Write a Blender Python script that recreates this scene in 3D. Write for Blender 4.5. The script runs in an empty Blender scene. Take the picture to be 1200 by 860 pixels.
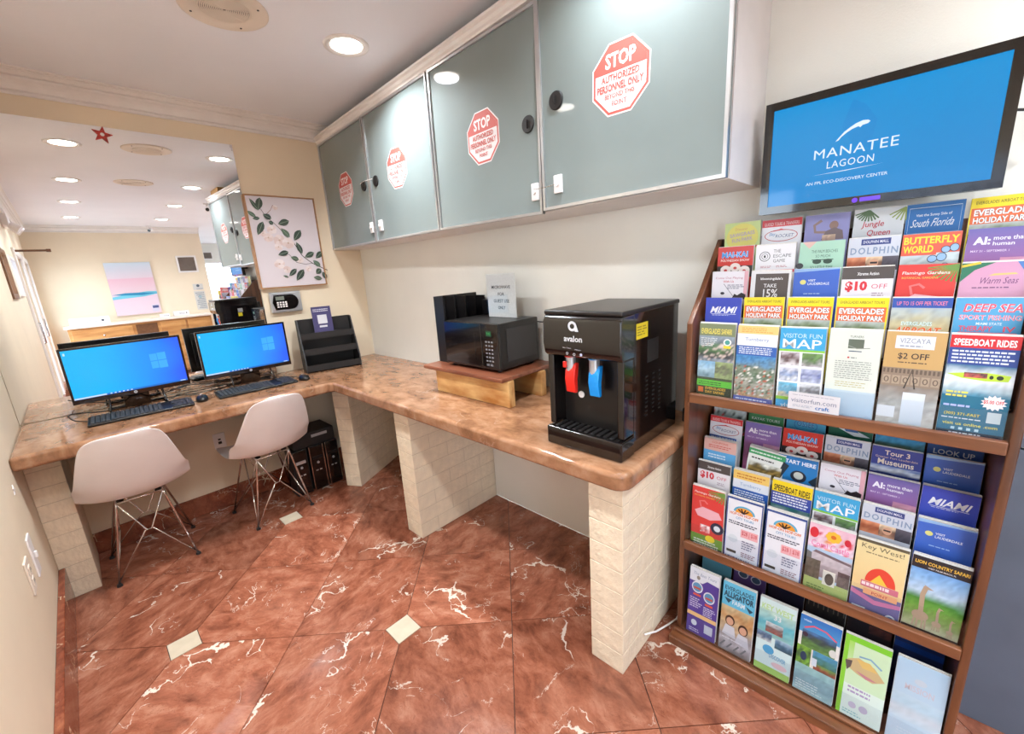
import bpy, bmesh, math, random
from mathutils import Matrix, Vector, noise
random.seed(7)
PI = math.pi
R = math.radians
scn = bpy.context.scene
col = scn.collection

# ---------------------------------------------------------------- camera
cam_d = bpy.data.cameras.new('camera')
cam = bpy.data.objects.new('camera', cam_d)
col.objects.link(cam)
cam_d.sensor_width = 36
cam_d.lens = 491.7354 / 1200 * 36
cam_d.clip_start = 0.02
cam.matrix_world = (Matrix.Translation((-1.55, -2.9956, 1.3386)) @ Matrix.Rotation(R(-45.5908), 4, 'Z')
                    @ Matrix.Rotation(R(76.6646), 4, 'X') @ Matrix.Rotation(R(-3.6848), 4, 'Z'))
scn.camera = cam

# ---------------------------------------------------------------- world (bright hazy sky outside the doors)
SKY = 5.5
LAMP = 6.6
EXPOSURE = 1.08
world = bpy.data.worlds.new('world')
scn.world = world
world.use_nodes = True
bg = world.node_tree.nodes['Background']
bg.inputs['Color'].default_value = (0.78, 0.88, 1.0, 1)
bg.inputs['Strength'].default_value = SKY
scn.view_settings.view_transform = 'Standard'
scn.view_settings.look = 'None'
scn.view_settings.exposure = EXPOSURE
scn.view_settings.gamma = 1
scn.view_settings.use_curve_mapping = False

def portal(loc, rot, sx, sy):
    d = bpy.data.lights.new('portal', 'AREA')
    d.shape = 'RECTANGLE'; d.size = sx; d.size_y = sy
    d.cycles.is_portal = True
    o = bpy.data.objects.new('window_portal', d); col.objects.link(o)
    o.location = loc; o.rotation_euler = rot

XL, H, YF = -1.83, 2.307, -5.9          # left wall, ceiling, far wall
ZC = 0.76                               # counter top
portal((XL - .12, -4.05, .90), (0, R(-90), 0), 1.66, .84)
portal((XL - .12, -5.20, .90), (0, R(-90), 0), 1.66, .84)
portal((3.32, -5.6, 1.10), (0, R(90), 0), 1.9, 3.0)

# ---------------------------------------------------------------- colour and materials
def lin(c):
    f = lambda v: (v / 255 / 12.92) if v / 255 <= .04045 else ((v / 255 + .055) / 1.055) ** 2.4
    return tuple(f(v) for v in c[:3])
def L4(c): return lin(c) + (1,)

def nodes(name):
    m = bpy.data.materials.new(name); m.use_nodes = True
    nt = m.node_tree
    return m, nt, nt.nodes['Principled BSDF']
def N(nt, t, **kw):
    n = nt.nodes.new(t)
    for k, v in kw.items():
        if k in n.inputs: n.inputs[k].default_value = v
        else: setattr(n, k, v)
    return n
def mat(name, c, rough=.5, metal=0., coat=0., var=.06, vs=12., bump=0., bs=80., emit=0., spec=.5, trans=0., c2=None, stretch=None):
    m, nt, b = nodes(name)
    b.inputs['Roughness'].default_value = rough
    b.inputs['Metallic'].default_value = metal
    b.inputs['Coat Weight'].default_value = coat
    b.inputs['Coat Roughness'].default_value = .04
    b.inputs['Specular IOR Level'].default_value = spec
    b.inputs['Transmission Weight'].default_value = trans
    tc = N(nt, 'ShaderNodeTexCoord')
    vec = tc.outputs['Object']
    if stretch:
        mp = N(nt, 'ShaderNodeMapping'); mp.inputs['Scale'].default_value = stretch
        nt.links.new(vec, mp.inputs['Vector']); vec = mp.outputs['Vector']
    nz = N(nt, 'ShaderNodeTexNoise', Scale=vs, Detail=5.)
    nt.links.new(vec, nz.inputs['Vector'])
    cr = N(nt, 'ShaderNodeValToRGB')
    a = lin(c); z = lin(c2) if c2 else tuple(v * (1 - var * 2.2) for v in a)
    a2 = a if c2 else tuple(min(1, v * (1 + var)) for v in a)
    cr.color_ramp.elements[0].color = z + (1,); cr.color_ramp.elements[0].position = .3
    cr.color_ramp.elements[1].color = a2 + (1,); cr.color_ramp.elements[1].position = .7
    nt.links.new(nz.outputs['Fac'], cr.inputs['Fac'])
    nt.links.new(cr.outputs['Color'], b.inputs['Base Color'])
    if emit:
        nt.links.new(cr.outputs['Color'], b.inputs['Emission Color']); b.inputs['Emission Strength'].default_value = emit
    if bump:
        n2 = N(nt, 'ShaderNodeTexNoise', Scale=bs, Detail=4.)
        nt.links.new(vec, n2.inputs['Vector'])
        bp_ = N(nt, 'ShaderNodeBump', Strength=bump, Distance=.01)
        nt.links.new(n2.outputs['Fac'], bp_.inputs['Height'])
        nt.links.new(bp_.outputs['Normal'], b.inputs['Normal'])
    return m

def marble(name, base, dark, light, vein, vs=1.0, rough=.16, amt=1., per_object=True, vein_w=.018, crack=.55, var=.22):
    m, nt, b = nodes(name)
    b.inputs['Roughness'].default_value = rough
    lk = nt.links.new
    tc = N(nt, 'ShaderNodeTexCoord'); oi = N(nt, 'ShaderNodeObjectInfo')
    add = N(nt, 'ShaderNodeVectorMath', operation='ADD')
    mul = N(nt, 'ShaderNodeMath', operation='MULTIPLY'); mul.inputs[1].default_value = 37.0 if per_object else 0.
    lk(oi.outputs['Random'], mul.inputs[0]); lk(tc.outputs['Object'], add.inputs[0]); lk(mul.outputs[0], add.inputs[1])
    rot = N(nt, 'ShaderNodeVectorRotate', rotation_type='Z_AXIS')
    m2 = N(nt, 'ShaderNodeMath', operation='MULTIPLY'); m2.inputs[1].default_value = 3.1 if per_object else 0.
    lk(oi.outputs['Random'], m2.inputs[0]); lk(add.outputs[0], rot.inputs['Vector']); lk(m2.outputs[0], rot.inputs['Angle'])
    mp = N(nt, 'ShaderNodeMapping'); mp.inputs['Scale'].default_value = (1.7, .95, 1)
    mp.inputs['Rotation'].default_value = (0, 0, R(35))
    lk(rot.outputs[0], mp.inputs['Vector'])
    n1 = N(nt, 'ShaderNodeTexNoise', Scale=6 * vs, Detail=12., Roughness=.66, Distortion=.35)
    lk(mp.outputs[0], n1.inputs['Vector'])
    cr = N(nt, 'ShaderNodeValToRGB'); e = cr.color_ramp.elements
    e[0].position = .30; e[0].color = L4(dark); e[1].position = .72; e[1].color = L4(light)
    x = e.new(.5); x.color = L4(base)
    lk(n1.outputs['Fac'], cr.inputs['Fac'])
    # thin dark cracks
    n3 = N(nt, 'ShaderNodeTexNoise', Scale=9 * vs, Detail=6., Distortion=1.6); lk(mp.outputs[0], n3.inputs['Vector'])
    s3 = N(nt, 'ShaderNodeMath', operation='SUBTRACT'); s3.inputs[1].default_value = .5; lk(n3.outputs['Fac'], s3.inputs[0])
    a3 = N(nt, 'ShaderNodeMath', operation='ABSOLUTE'); lk(s3.outputs[0], a3.inputs[0])
    r3 = N(nt, 'ShaderNodeMapRange'); r3.inputs[2].default_value = .012; r3.inputs[3].default_value = crack; r3.inputs[4].default_value = 0.
    lk(a3.outputs[0], r3.inputs[0])
    mx1 = N(nt, 'ShaderNodeMix', data_type='RGBA'); lk(r3.outputs[0], mx1.inputs[0]); lk(cr.outputs[0], mx1.inputs[6]); mx1.inputs[7].default_value = L4(dark)
    # white calcite veins
    nd = N(nt, 'ShaderNodeTexNoise', Scale=3.5 * vs, Detail=5.); lk(rot.outputs[0], nd.inputs['Vector'])
    vm = N(nt, 'ShaderNodeVectorMath', operation='MULTIPLY_ADD'); lk(nd.outputs['Color'], vm.inputs[0]); vm.inputs[1].default_value = (.55, .55, .55); lk(rot.outputs[0], vm.inputs[2])
    vo = N(nt, 'ShaderNodeTexVoronoi', feature='DISTANCE_TO_EDGE', Scale=1.9 * vs); lk(vm.outputs[0], vo.inputs['Vector'])
    mk = N(nt, 'ShaderNodeTexNoise', Scale=2.7 * vs, Detail=3.); lk(add.outputs[0], mk.inputs['Vector'])
    wr = N(nt, 'ShaderNodeMapRange'); wr.inputs[1].default_value = .53; wr.inputs[2].default_value = .74; wr.inputs[3].default_value = .0; wr.inputs[4].default_value = vein_w * 2.6
    lk(mk.outputs['Fac'], wr.inputs[0])
    dv = N(nt, 'ShaderNodeMath', operation='SUBTRACT'); lk(wr.outputs[0], dv.inputs[0]); lk(vo.outputs['Distance'], dv.inputs[1])
    vr = N(nt, 'ShaderNodeMapRange'); vr.inputs[1].default_value = 0.; vr.inputs[2].default_value = vein_w * .6; vr.inputs[4].default_value = amt
    lk(dv.outputs[0], vr.inputs[0])
    mx2 = N(nt, 'ShaderNodeMix', data_type='RGBA'); lk(vr.outputs[0], mx2.inputs[0]); lk(mx1.outputs[2], mx2.inputs[6]); mx2.inputs[7].default_value = L4(vein)
    n5 = N(nt, 'ShaderNodeTexNoise', Scale=2.6 * vs, Detail=7., Distortion=.9, Roughness=.6); lk(rot.outputs[0], n5.inputs['Vector'])
    s5 = N(nt, 'ShaderNodeMath', operation='SUBTRACT'); s5.inputs[1].default_value = .5; lk(n5.outputs['Fac'], s5.inputs[0])
    a5 = N(nt, 'ShaderNodeMath', operation='ABSOLUTE'); lk(s5.outputs[0], a5.inputs[0])
    k5 = N(nt, 'ShaderNodeTexNoise', Scale=3.4 * vs, Detail=2.); lk(mp.outputs[0], k5.inputs['Vector'])
    w5 = N(nt, 'ShaderNodeMapRange'); w5.inputs[1].default_value = .48; w5.inputs[2].default_value = .75; w5.inputs[3].default_value = 0.; w5.inputs[4].default_value = .010; lk(k5.outputs['Fac'], w5.inputs[0])
    d5 = N(nt, 'ShaderNodeMath', operation='SUBTRACT'); lk(w5.outputs[0], d5.inputs[0]); lk(a5.outputs[0], d5.inputs[1])
    r5 = N(nt, 'ShaderNodeMapRange'); r5.inputs[1].default_value = 0.; r5.inputs[2].default_value = .004; r5.inputs[4].default_value = amt * .75; lk(d5.outputs[0], r5.inputs[0])
    mx3 = N(nt, 'ShaderNodeMix', data_type='RGBA'); lk(r5.outputs[0], mx3.inputs[0]); lk(mx2.outputs[2], mx3.inputs[6]); mx3.inputs[7].default_value = L4(vein)
    # hazy pale clouds
    n6 = N(nt, 'ShaderNodeTexNoise', Scale=1.7 * vs, Detail=6., Distortion=.5); lk(mp.outputs[0], n6.inputs['Vector'])
    r6 = N(nt, 'ShaderNodeMapRange'); r6.inputs[1].default_value = .56; r6.inputs[2].default_value = .80; r6.inputs[4].default_value = .5 * amt; lk(n6.outputs['Fac'], r6.inputs[0])
    mx4 = N(nt, 'ShaderNodeMix', data_type='RGBA'); lk(r6.outputs[0], mx4.inputs[0]); lk(mx3.outputs[2], mx4.inputs[6]); mx4.inputs[7].default_value = L4(light)
    # slabs differ a little in tone
    rr = N(nt, 'ShaderNodeMapRange'); rr.inputs[3].default_value = 1 - (var if per_object else 0); rr.inputs[4].default_value = 1 + (var if per_object else 0) * .6; lk(oi.outputs['Random'], rr.inputs[0])
    sc = N(nt, 'ShaderNodeVectorMath', operation='SCALE'); lk(mx4.outputs[2], sc.inputs[0]); lk(rr.outputs[0], sc.inputs['Scale'])
    lk(sc.outputs[0], b.inputs['Base Color'])
    return m

def glassy(name, c, alpha, rough=.02):
    """clear sheet: straight-through light plus a reflection"""
    m = bpy.data.materials.new(name); m.use_nodes = True; nt = m.node_tree; nt.nodes.clear()
    o = N(nt, 'ShaderNodeOutputMaterial'); t = N(nt, 'ShaderNodeBsdfTransparent'); t.inputs[0].default_value = L4(c)
    g = N(nt, 'ShaderNodeBsdfGlossy'); g.inputs['Roughness'].default_value = rough
    fr = N(nt, 'ShaderNodeFresnel', IOR=1.45)
    ad = N(nt, 'ShaderNodeMath', operation='ADD'); ad.inputs[1].default_value = alpha
    nt.links.new(fr.outputs[0], ad.inputs[0])
    ge = N(nt, 'ShaderNodeNewGeometry'); iv = N(nt, 'ShaderNodeMath', operation='SUBTRACT'); iv.inputs[0].default_value = 1.
    nt.links.new(ge.outputs['Backfacing'], iv.inputs[1]); mm = N(nt, 'ShaderNodeMath', operation='MULTIPLY')
    nt.links.new(ad.outputs[0], mm.inputs[0]); nt.links.new(iv.outputs[0], mm.inputs[1])
    mx = N(nt, 'ShaderNodeMixShader'); nt.links.new(mm.outputs[0], mx.inputs[0]); nt.links.new(t.outputs[0], mx.inputs[1]); nt.links.new(g.outputs[0], mx.inputs[2])
    nt.links.new(mx.outputs[0], o.inputs[0])
    return m

def print_mat(name, rough=.35, coat=.0, emit=0.):
    m, nt, b = nodes(name)
    at = N(nt, 'ShaderNodeAttribute'); at.attribute_name = 'Col'
    b.inputs['Roughness'].default_value = rough; b.inputs['Coat Weight'].default_value = coat; b.inputs['Coat Roughness'].default_value = .05
    if emit:
        b.inputs['Specular IOR Level'].default_value = .2
        b.inputs['Base Color'].default_value = (.01, .01, .01, 1)
        nt.links.new(at.outputs['Color'], b.inputs['Emission Color']); b.inputs['Emission Strength'].default_value = emit
    else:
        sc = N(nt, 'ShaderNodeVectorMath', operation='SCALE'); sc.inputs['Scale'].default_value = .72 if coat else .85
        nt.links.new(at.outputs['Color'], sc.inputs[0]); nt.links.new(sc.outputs[0], b.inputs['Base Color'])
    return m

M = {}
M['wall'] = mat('warm_beige_paint', (230, 213, 187), .6, var=.02, vs=3, bump=.08, bs=220)
M['wall_daylit'] = mat('daylit_beige_paint', (230, 227, 218), .5, var=.02, vs=3, bump=.08, bs=220)  # same beige paint, with the daylight's paler grey put into its colour
M['ceiling'] = mat('ceiling_paint', (236, 235, 240), .7, var=.015, vs=2, bump=.04, bs=200)
M['white_trim'] = mat('white_gloss_trim', (232, 226, 222), .35, var=.02)
M['brick'] = mat('cream_painted_brick', (232, 216, 190), .45, var=.04, vs=25, bump=.5, bs=45)
M['mortar'] = mat('painted_mortar', (205, 188, 162), .6, var=.05, vs=40, bump=.3)
M['marble'] = marble('red_marble', (150, 89, 66), (104, 56, 40), (182, 126, 102), (216, 198, 182), vs=1.6, rough=.18)
M['base_marble'] = marble('red_marble_skirting', (140, 72, 50), (96, 46, 30), (176, 108, 76), (222, 192, 160), vs=2.2, rough=.2)
M['granite'] = marble('brown_granite', (154, 110, 80), (106, 70, 48), (180, 140, 112), (190, 164, 144), vs=1.5, rough=.08, amt=.35, per_object=False, vein_w=.012, crack=.0)
M['grout'] = mat('dark_grout', (60, 38, 30), .8)
M['cream_tile'] = mat('cream_inset_tile', (196, 182, 160), .25, var=.04, vs=20)
M['white_plastic'] = mat('white_plastic', (232, 226, 224), .35, var=.01)
M['shell'] = mat('white_chair_plastic', (244, 240, 240), .38, var=.01)
M['chrome'] = mat('chrome_wire', (225, 222, 220), .12, metal=1., var=.02)
M['black'] = mat('black_plastic', (22, 19, 19), .32, var=.05, spec=.5)
M['gloss_black'] = mat('gloss_black_plastic', (16, 12, 12), .12, var=.03, coat=.5)
M['matte_black'] = mat('matte_black', (26, 23, 23), .55, var=.1, bump=.05)
M['dark_key'] = mat('dark_keycaps', (44, 42, 43), .45, var=.05)
M['frost'] = mat('frosted_glass', (124, 134, 133), .6, var=.05, vs=2.2, coat=.8, trans=.0, spec=.2)
M['alu'] = mat('brushed_aluminium', (205, 205, 207), .3, metal=.85, var=.03)
M['lacquer'] = mat('pale_lacquer', (222, 216, 214), .35, var=.02)
M['wood'] = mat('rack_walnut', (112, 66, 38), .35, var=.1, c2=(72, 40, 22), vs=9, stretch=(3, 3, .35), coat=.2)
M['wood_h'] = mat('rack_walnut_lengthways', (126, 78, 48), .32, c2=(86, 48, 28), vs=9, stretch=(3, .35, 3), coat=.2)
M['pine'] = mat('rough_pine', (222, 180, 120), .55, c2=(168, 104, 44), vs=7, stretch=(5, .8, 2.2), bump=.1)
M['red_board'] = mat('stained_board', (142, 84, 58), .35, c2=(104, 54, 36), vs=7, stretch=(5, .5, 5), coat=.3)
M['oak'] = mat('honey_oak', (206, 152, 92), .4, c2=(170, 112, 60), vs=6, stretch=(.5, 3, 3))
M['slate'] = mat('slate_blue_panel', (82, 88, 100), .55, var=.05, vs=8)
M['paper'] = mat('paper_edges', (206, 202, 196), .6, var=.05, vs=200, stretch=(1, 1, 1))
M['acrylic'] = glassy('clear_acrylic', (250, 252, 254), .03)
m_, nt_, b_ = nodes('sheer_white_cloth'); b_.inputs['Base Color'].default_value = (.8, .82, .86, 1); b_.inputs['Roughness'].default_value = .9
tr_ = N(nt_, 'ShaderNodeBsdfTranslucent'); tr_.inputs[0].default_value = (.75, .8, .88, 1); mx_ = N(nt_, 'ShaderNodeMixShader'); mx_.inputs[0].default_value = .6
nt_.links.new(b_.outputs[0], mx_.inputs[1]); nt_.links.new(tr_.outputs[0], mx_.inputs[2]); nt_.links.new(mx_.outputs[0], nt_.nodes['Material Output'].inputs[0]); M['sheer'] = m_
M['pane'] = glassy('window_pane', (245, 248, 250), .02)
M['print'] = print_mat('printed_paper', .45, .12)
M['matte_print'] = print_mat('printed_canvas', .6)
M['screen'] = print_mat('lit_screen', .12, .2, emit=.56)
M['brown_frame'] = mat('walnut_frame', (112, 74, 46), .4, var=.1, vs=30)
M['frame_side'] = mat('canvas_frame_oak', (176, 128, 84), .5, var=.1, vs=30)
M['red'] = mat('red_plastic', (220, 40, 30), .25, var=.03)
M['blue'] = mat('blue_plastic', (20, 140, 220), .25, var=.03)
M['silver'] = mat('silver_plastic', (190, 192, 196), .3, metal=.6, var=.02)
M['star'] = mat('red_glitter_star', (190, 50, 40), .4, var=.25, vs=90)
M['cardboard'] = mat('cardboard', (196, 154, 104), .7, var=.1)
M['speaker_plate'] = mat('cream_speaker_plate', (226, 212, 196), .45, var=.01)
M['grille_grey'] = mat('dark_grille_backing', (120, 106, 96), .7)  # grey-brown of the speaker backing and the vents
M['pavement'] = mat('pavement', (190, 186, 178), .8, var=.06)
m, nt, b = nodes('silvered_mirror'); b.inputs['Metallic'].default_value = 1.; b.inputs['Roughness'].default_value = 0.
b.inputs['Base Color'].default_value = (.93, .94, .94, 1); M['mirror'] = m
m, nt, b = nodes('lamp_lens'); b.inputs['Emission Color'].default_value = (1, .93, .84, 1); b.inputs['Emission Strength'].default_value = 9.
b.inputs['Base Color'].default_value = (.9, .9, .9, 1); M['lens'] = m

# ---------------------------------------------------------------- mesh helpers
class MB:
    def __init__(s): s.v = []; s.f = []; s.c = None
    def box(s, x0, x1, y0, y1, z0, z1, mx=None):
        b = len(s.v)
        for z in (z0, z1):
            for (x, y) in ((x0, y0), (x1, y0), (x1, y1), (x0, y1)):
                p = Vector((x, y, z)); s.v.append(mx @ p if mx else p)
        for q in ((3, 2, 1, 0), (4, 5, 6, 7), (0, 1, 5, 4), (1, 2, 6, 5), (2, 3, 7, 6), (3, 0, 4, 7)):
            s.f.append([b + i for i in q])
        return s
    def prism(s, pts, d, mx=None):
        """pts: 2-D outline in local XY (counter-clockwise), extruded 0..d in local Z"""
        b = len(s.v); n = len(pts)
        for z in (0, d):
            for (x, y) in pts:
                p = Vector((x, y, z)); s.v.append(mx @ p if mx else p)
        s.f.append([b + i for i in range(n)][::-1]); s.f.append([b + n + i for i in range(n)])
        for i in range(n):
            j = (i + 1) % n; s.f.append([b + i, b + j, b + n + j, b + n + i])
        return s
    def cyl(s, p0, p1, r0, r1=None, n=12, cap=True):
        r1 = r0 if r1 is None else r1
        p0 = Vector(p0); p1 = Vector(p1); d = (p1 - p0).normalized()
        a = d.orthogonal().normalized(); c = d.cross(a); b = len(s.v)
        for p, r in ((p0, r0), (p1, r1)):
            for i in range(n):
                t = 2 * PI * i / n; s.v.append(p + a * (r * math.cos(t)) + c * (r * math.sin(t)))
        for i in range(n):
            j = (i + 1) % n; s.f.append([b + i, b + j, b + n + j, b + n + i])
        if cap: s.f.append([b + i for i in range(n)][::-1]); s.f.append([b + n + i for i in range(n)])
        return s
    def tube(s, pts, r, n=6):
        pts = [Vector(p) for p in pts]; b0 = len(s.v); up = None
        for k, p in enumerate(pts):
            d = (pts[min(k + 1, len(pts) - 1)] - pts[max(k - 1, 0)]).normalized()
            if up is None: a = d.orthogonal().normalized()
            else: a = (up - d * up.dot(d)).normalized()
            up = a; c = d.cross(a)
            for i in range(n):
                t = 2 * PI * i / n; s.v.append(p + a * (r * math.cos(t)) + c * (r * math.sin(t)))
        for k in range(len(pts) - 1):
            for i in range(n):
                j = (i + 1) % n; q = b0 + k * n
                s.f.append([q + i, q + j, q + n + j, q + n + i])
        s.f.append([b0 + i for i in range(n)][::-1]); q = b0 + (len(pts) - 1) * n; s.f.append([q + i for i in range(n)])
        return s
    def lathe(s, prof, o, axis='z', n=32):
        """prof: list of (radius, height) round an axis through o"""
        b = len(s.v); o = Vector(o)
        for (r, h) in prof:
            for i in range(n):
                t = 2 * PI * i / n; c_, s_ = r * math.cos(t), r * math.sin(t)
                p = {'z': (c_, s_, h), 'x': (h, c_, s_), 'y': (s_, h, c_)}[axis]
                s.v.append(o + Vector(p))
        for k in range(len(prof) - 1):
            for i in range(n):
                j = (i + 1) % n; q = b + k * n
                s.f.append([q + i, q + j, q + n + j, q + n + i])
        return s
    def build(s, name, m, parent=None, smooth=False, bevel=0., seg=2, origin=None):
        me = bpy.data.meshes.new(name)
        o0 = Vector(origin) if origin else Vector((0, 0, 0))
        me.from_pydata([tuple(Vector(p) - o0) for p in s.v], [], s.f)
        me.validate(); me.update()
        if smooth: me.polygons.foreach_set('use_smooth', [True] * len(me.polygons))
        me.materials.append(m)
        if s.c:
            at = me.color_attributes.new('Col', 'FLOAT_COLOR', 'POINT')
            flat = []
            for c in s.c: flat += [c[0], c[1], c[2], 1.]
            at.data.foreach_set('color', flat)
        o = bpy.data.objects.new(name, me); col.objects.link(o); o.location = o0
        if parent:
            o.parent = parent
            if parent.type == 'EMPTY' or True: o.matrix_parent_inverse = parent_inv(parent)
        if bevel:
            bv = o.modifiers.new('bevel', 'BEVEL'); bv.width = bevel; bv.segments = seg; bv.limit_method = 'ANGLE'; bv.angle_limit = R(40); bv.harden_normals = False
            me.polygons.foreach_set('use_smooth', [True] * len(me.polygons))
            wn = o.modifiers.new('wn', 'WEIGHTED_NORMAL'); wn.keep_sharp = False
        return o
def world_of(o):
    m = o.matrix_basis.copy()
    return (world_of(o.parent) @ o.matrix_parent_inverse @ m) if o.parent else m
def parent_inv(p): return world_of(p).inverted()

def tag(o, label=None, cat=None, group=None, kind=None):
    if label: o['label'] = label
    if cat: o['category'] = cat
    if group: o['group'] = group
    if kind: o['kind'] = kind
    return o
def thing(name, loc, label, cat, group=None, rz=0.):
    o = bpy.data.objects.new(name, None); col.objects.link(o); o.location = loc; o.rotation_euler = (0, 0, rz); o.empty_display_size = .05
    return tag(o, label, cat, group)
def struct(o): o['kind'] = 'structure'; return o
def inst(o, parent, loc, rz=0.):
    """a copy of a part that shares its mesh, placed in world coordinates"""
    c = o.copy(); col.objects.link(c); c.parent = parent; c.matrix_parent_inverse = parent_inv(parent)
    c.location = loc; c.rotation_euler = (0, 0, rz); return c
def copy_thing(root, loc, rz, label):
    r = root.copy(); col.objects.link(r); r.location = loc; r.rotation_euler = (0, 0, rz); r['label'] = label
    for ch in root.children:
        c = ch.copy(); col.objects.link(c); c.parent = r; c.matrix_parent_inverse = ch.matrix_parent_inverse.copy()
        for g in ch.children:
            d = g.copy(); col.objects.link(d); d.parent = c; d.matrix_parent_inverse = g.matrix_parent_inverse.copy()
    return r

# frames for flat print: local x to the right, y up, z out of the surface
def fr_x(y, z, x, tilt=0.):     # on the right-hand wall, facing -x ; origin = left bottom corner
    return Matrix.Translation((x, y, z)) @ Matrix(((0, 0, -1, 0), (-1, 0, 0, 0), (0, 1, 0, 0), (0, 0, 0, 1))) @ Matrix.Rotation(tilt, 4, 'X')
def fr_y(x, z, y): return Matrix.Translation((x, y, z)) @ Matrix(((1, 0, 0, 0), (0, 0, -1, 0), (0, 1, 0, 0), (0, 0, 0, 1)))   # facing -y
def fr_my(x, z, y): return Matrix.Translation((x, y, z)) @ Matrix(((-1, 0, 0, 0), (0, 0, 1, 0), (0, 1, 0, 0), (0, 0, 0, 1)))   # facing +y
def fr_px(y, z, x): return Matrix.Translation((x, y, z)) @ Matrix(((0, 0, 1, 0), (1, 0, 0, 0), (0, 1, 0, 0), (0, 0, 0, 1)))    # facing +x

GL = {}
def glyphs(s, bold=0., space=1.):
    k = (s, bold, space)
    if k not in GL:
        cu = bpy.data.curves.new('t', 'FONT'); cu.body = s; cu.resolution_u = 2; cu.offset = bold; cu.space_character = space
        cu.align_x = 'CENTER'; cu.fill_mode = 'FRONT'
        o = bpy.data.objects.new('t', cu)
        me = o.to_mesh()
        v = [(p.co.x, p.co.y) for p in me.vertices]; f = [list(p.vertices) for p in me.polygons]
        o.to_mesh_clear(); bpy.data.objects.remove(o); bpy.data.curves.remove(cu)
        xs = [a for a, _ in v]; ys = [b_ for _, b_ in v]
        GL[k] = ([((x - min(xs)) / (max(xs) - min(xs)), (y - min(ys)) / (max(ys) - min(ys))) for x, y in v], f)
    return GL[k]

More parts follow.
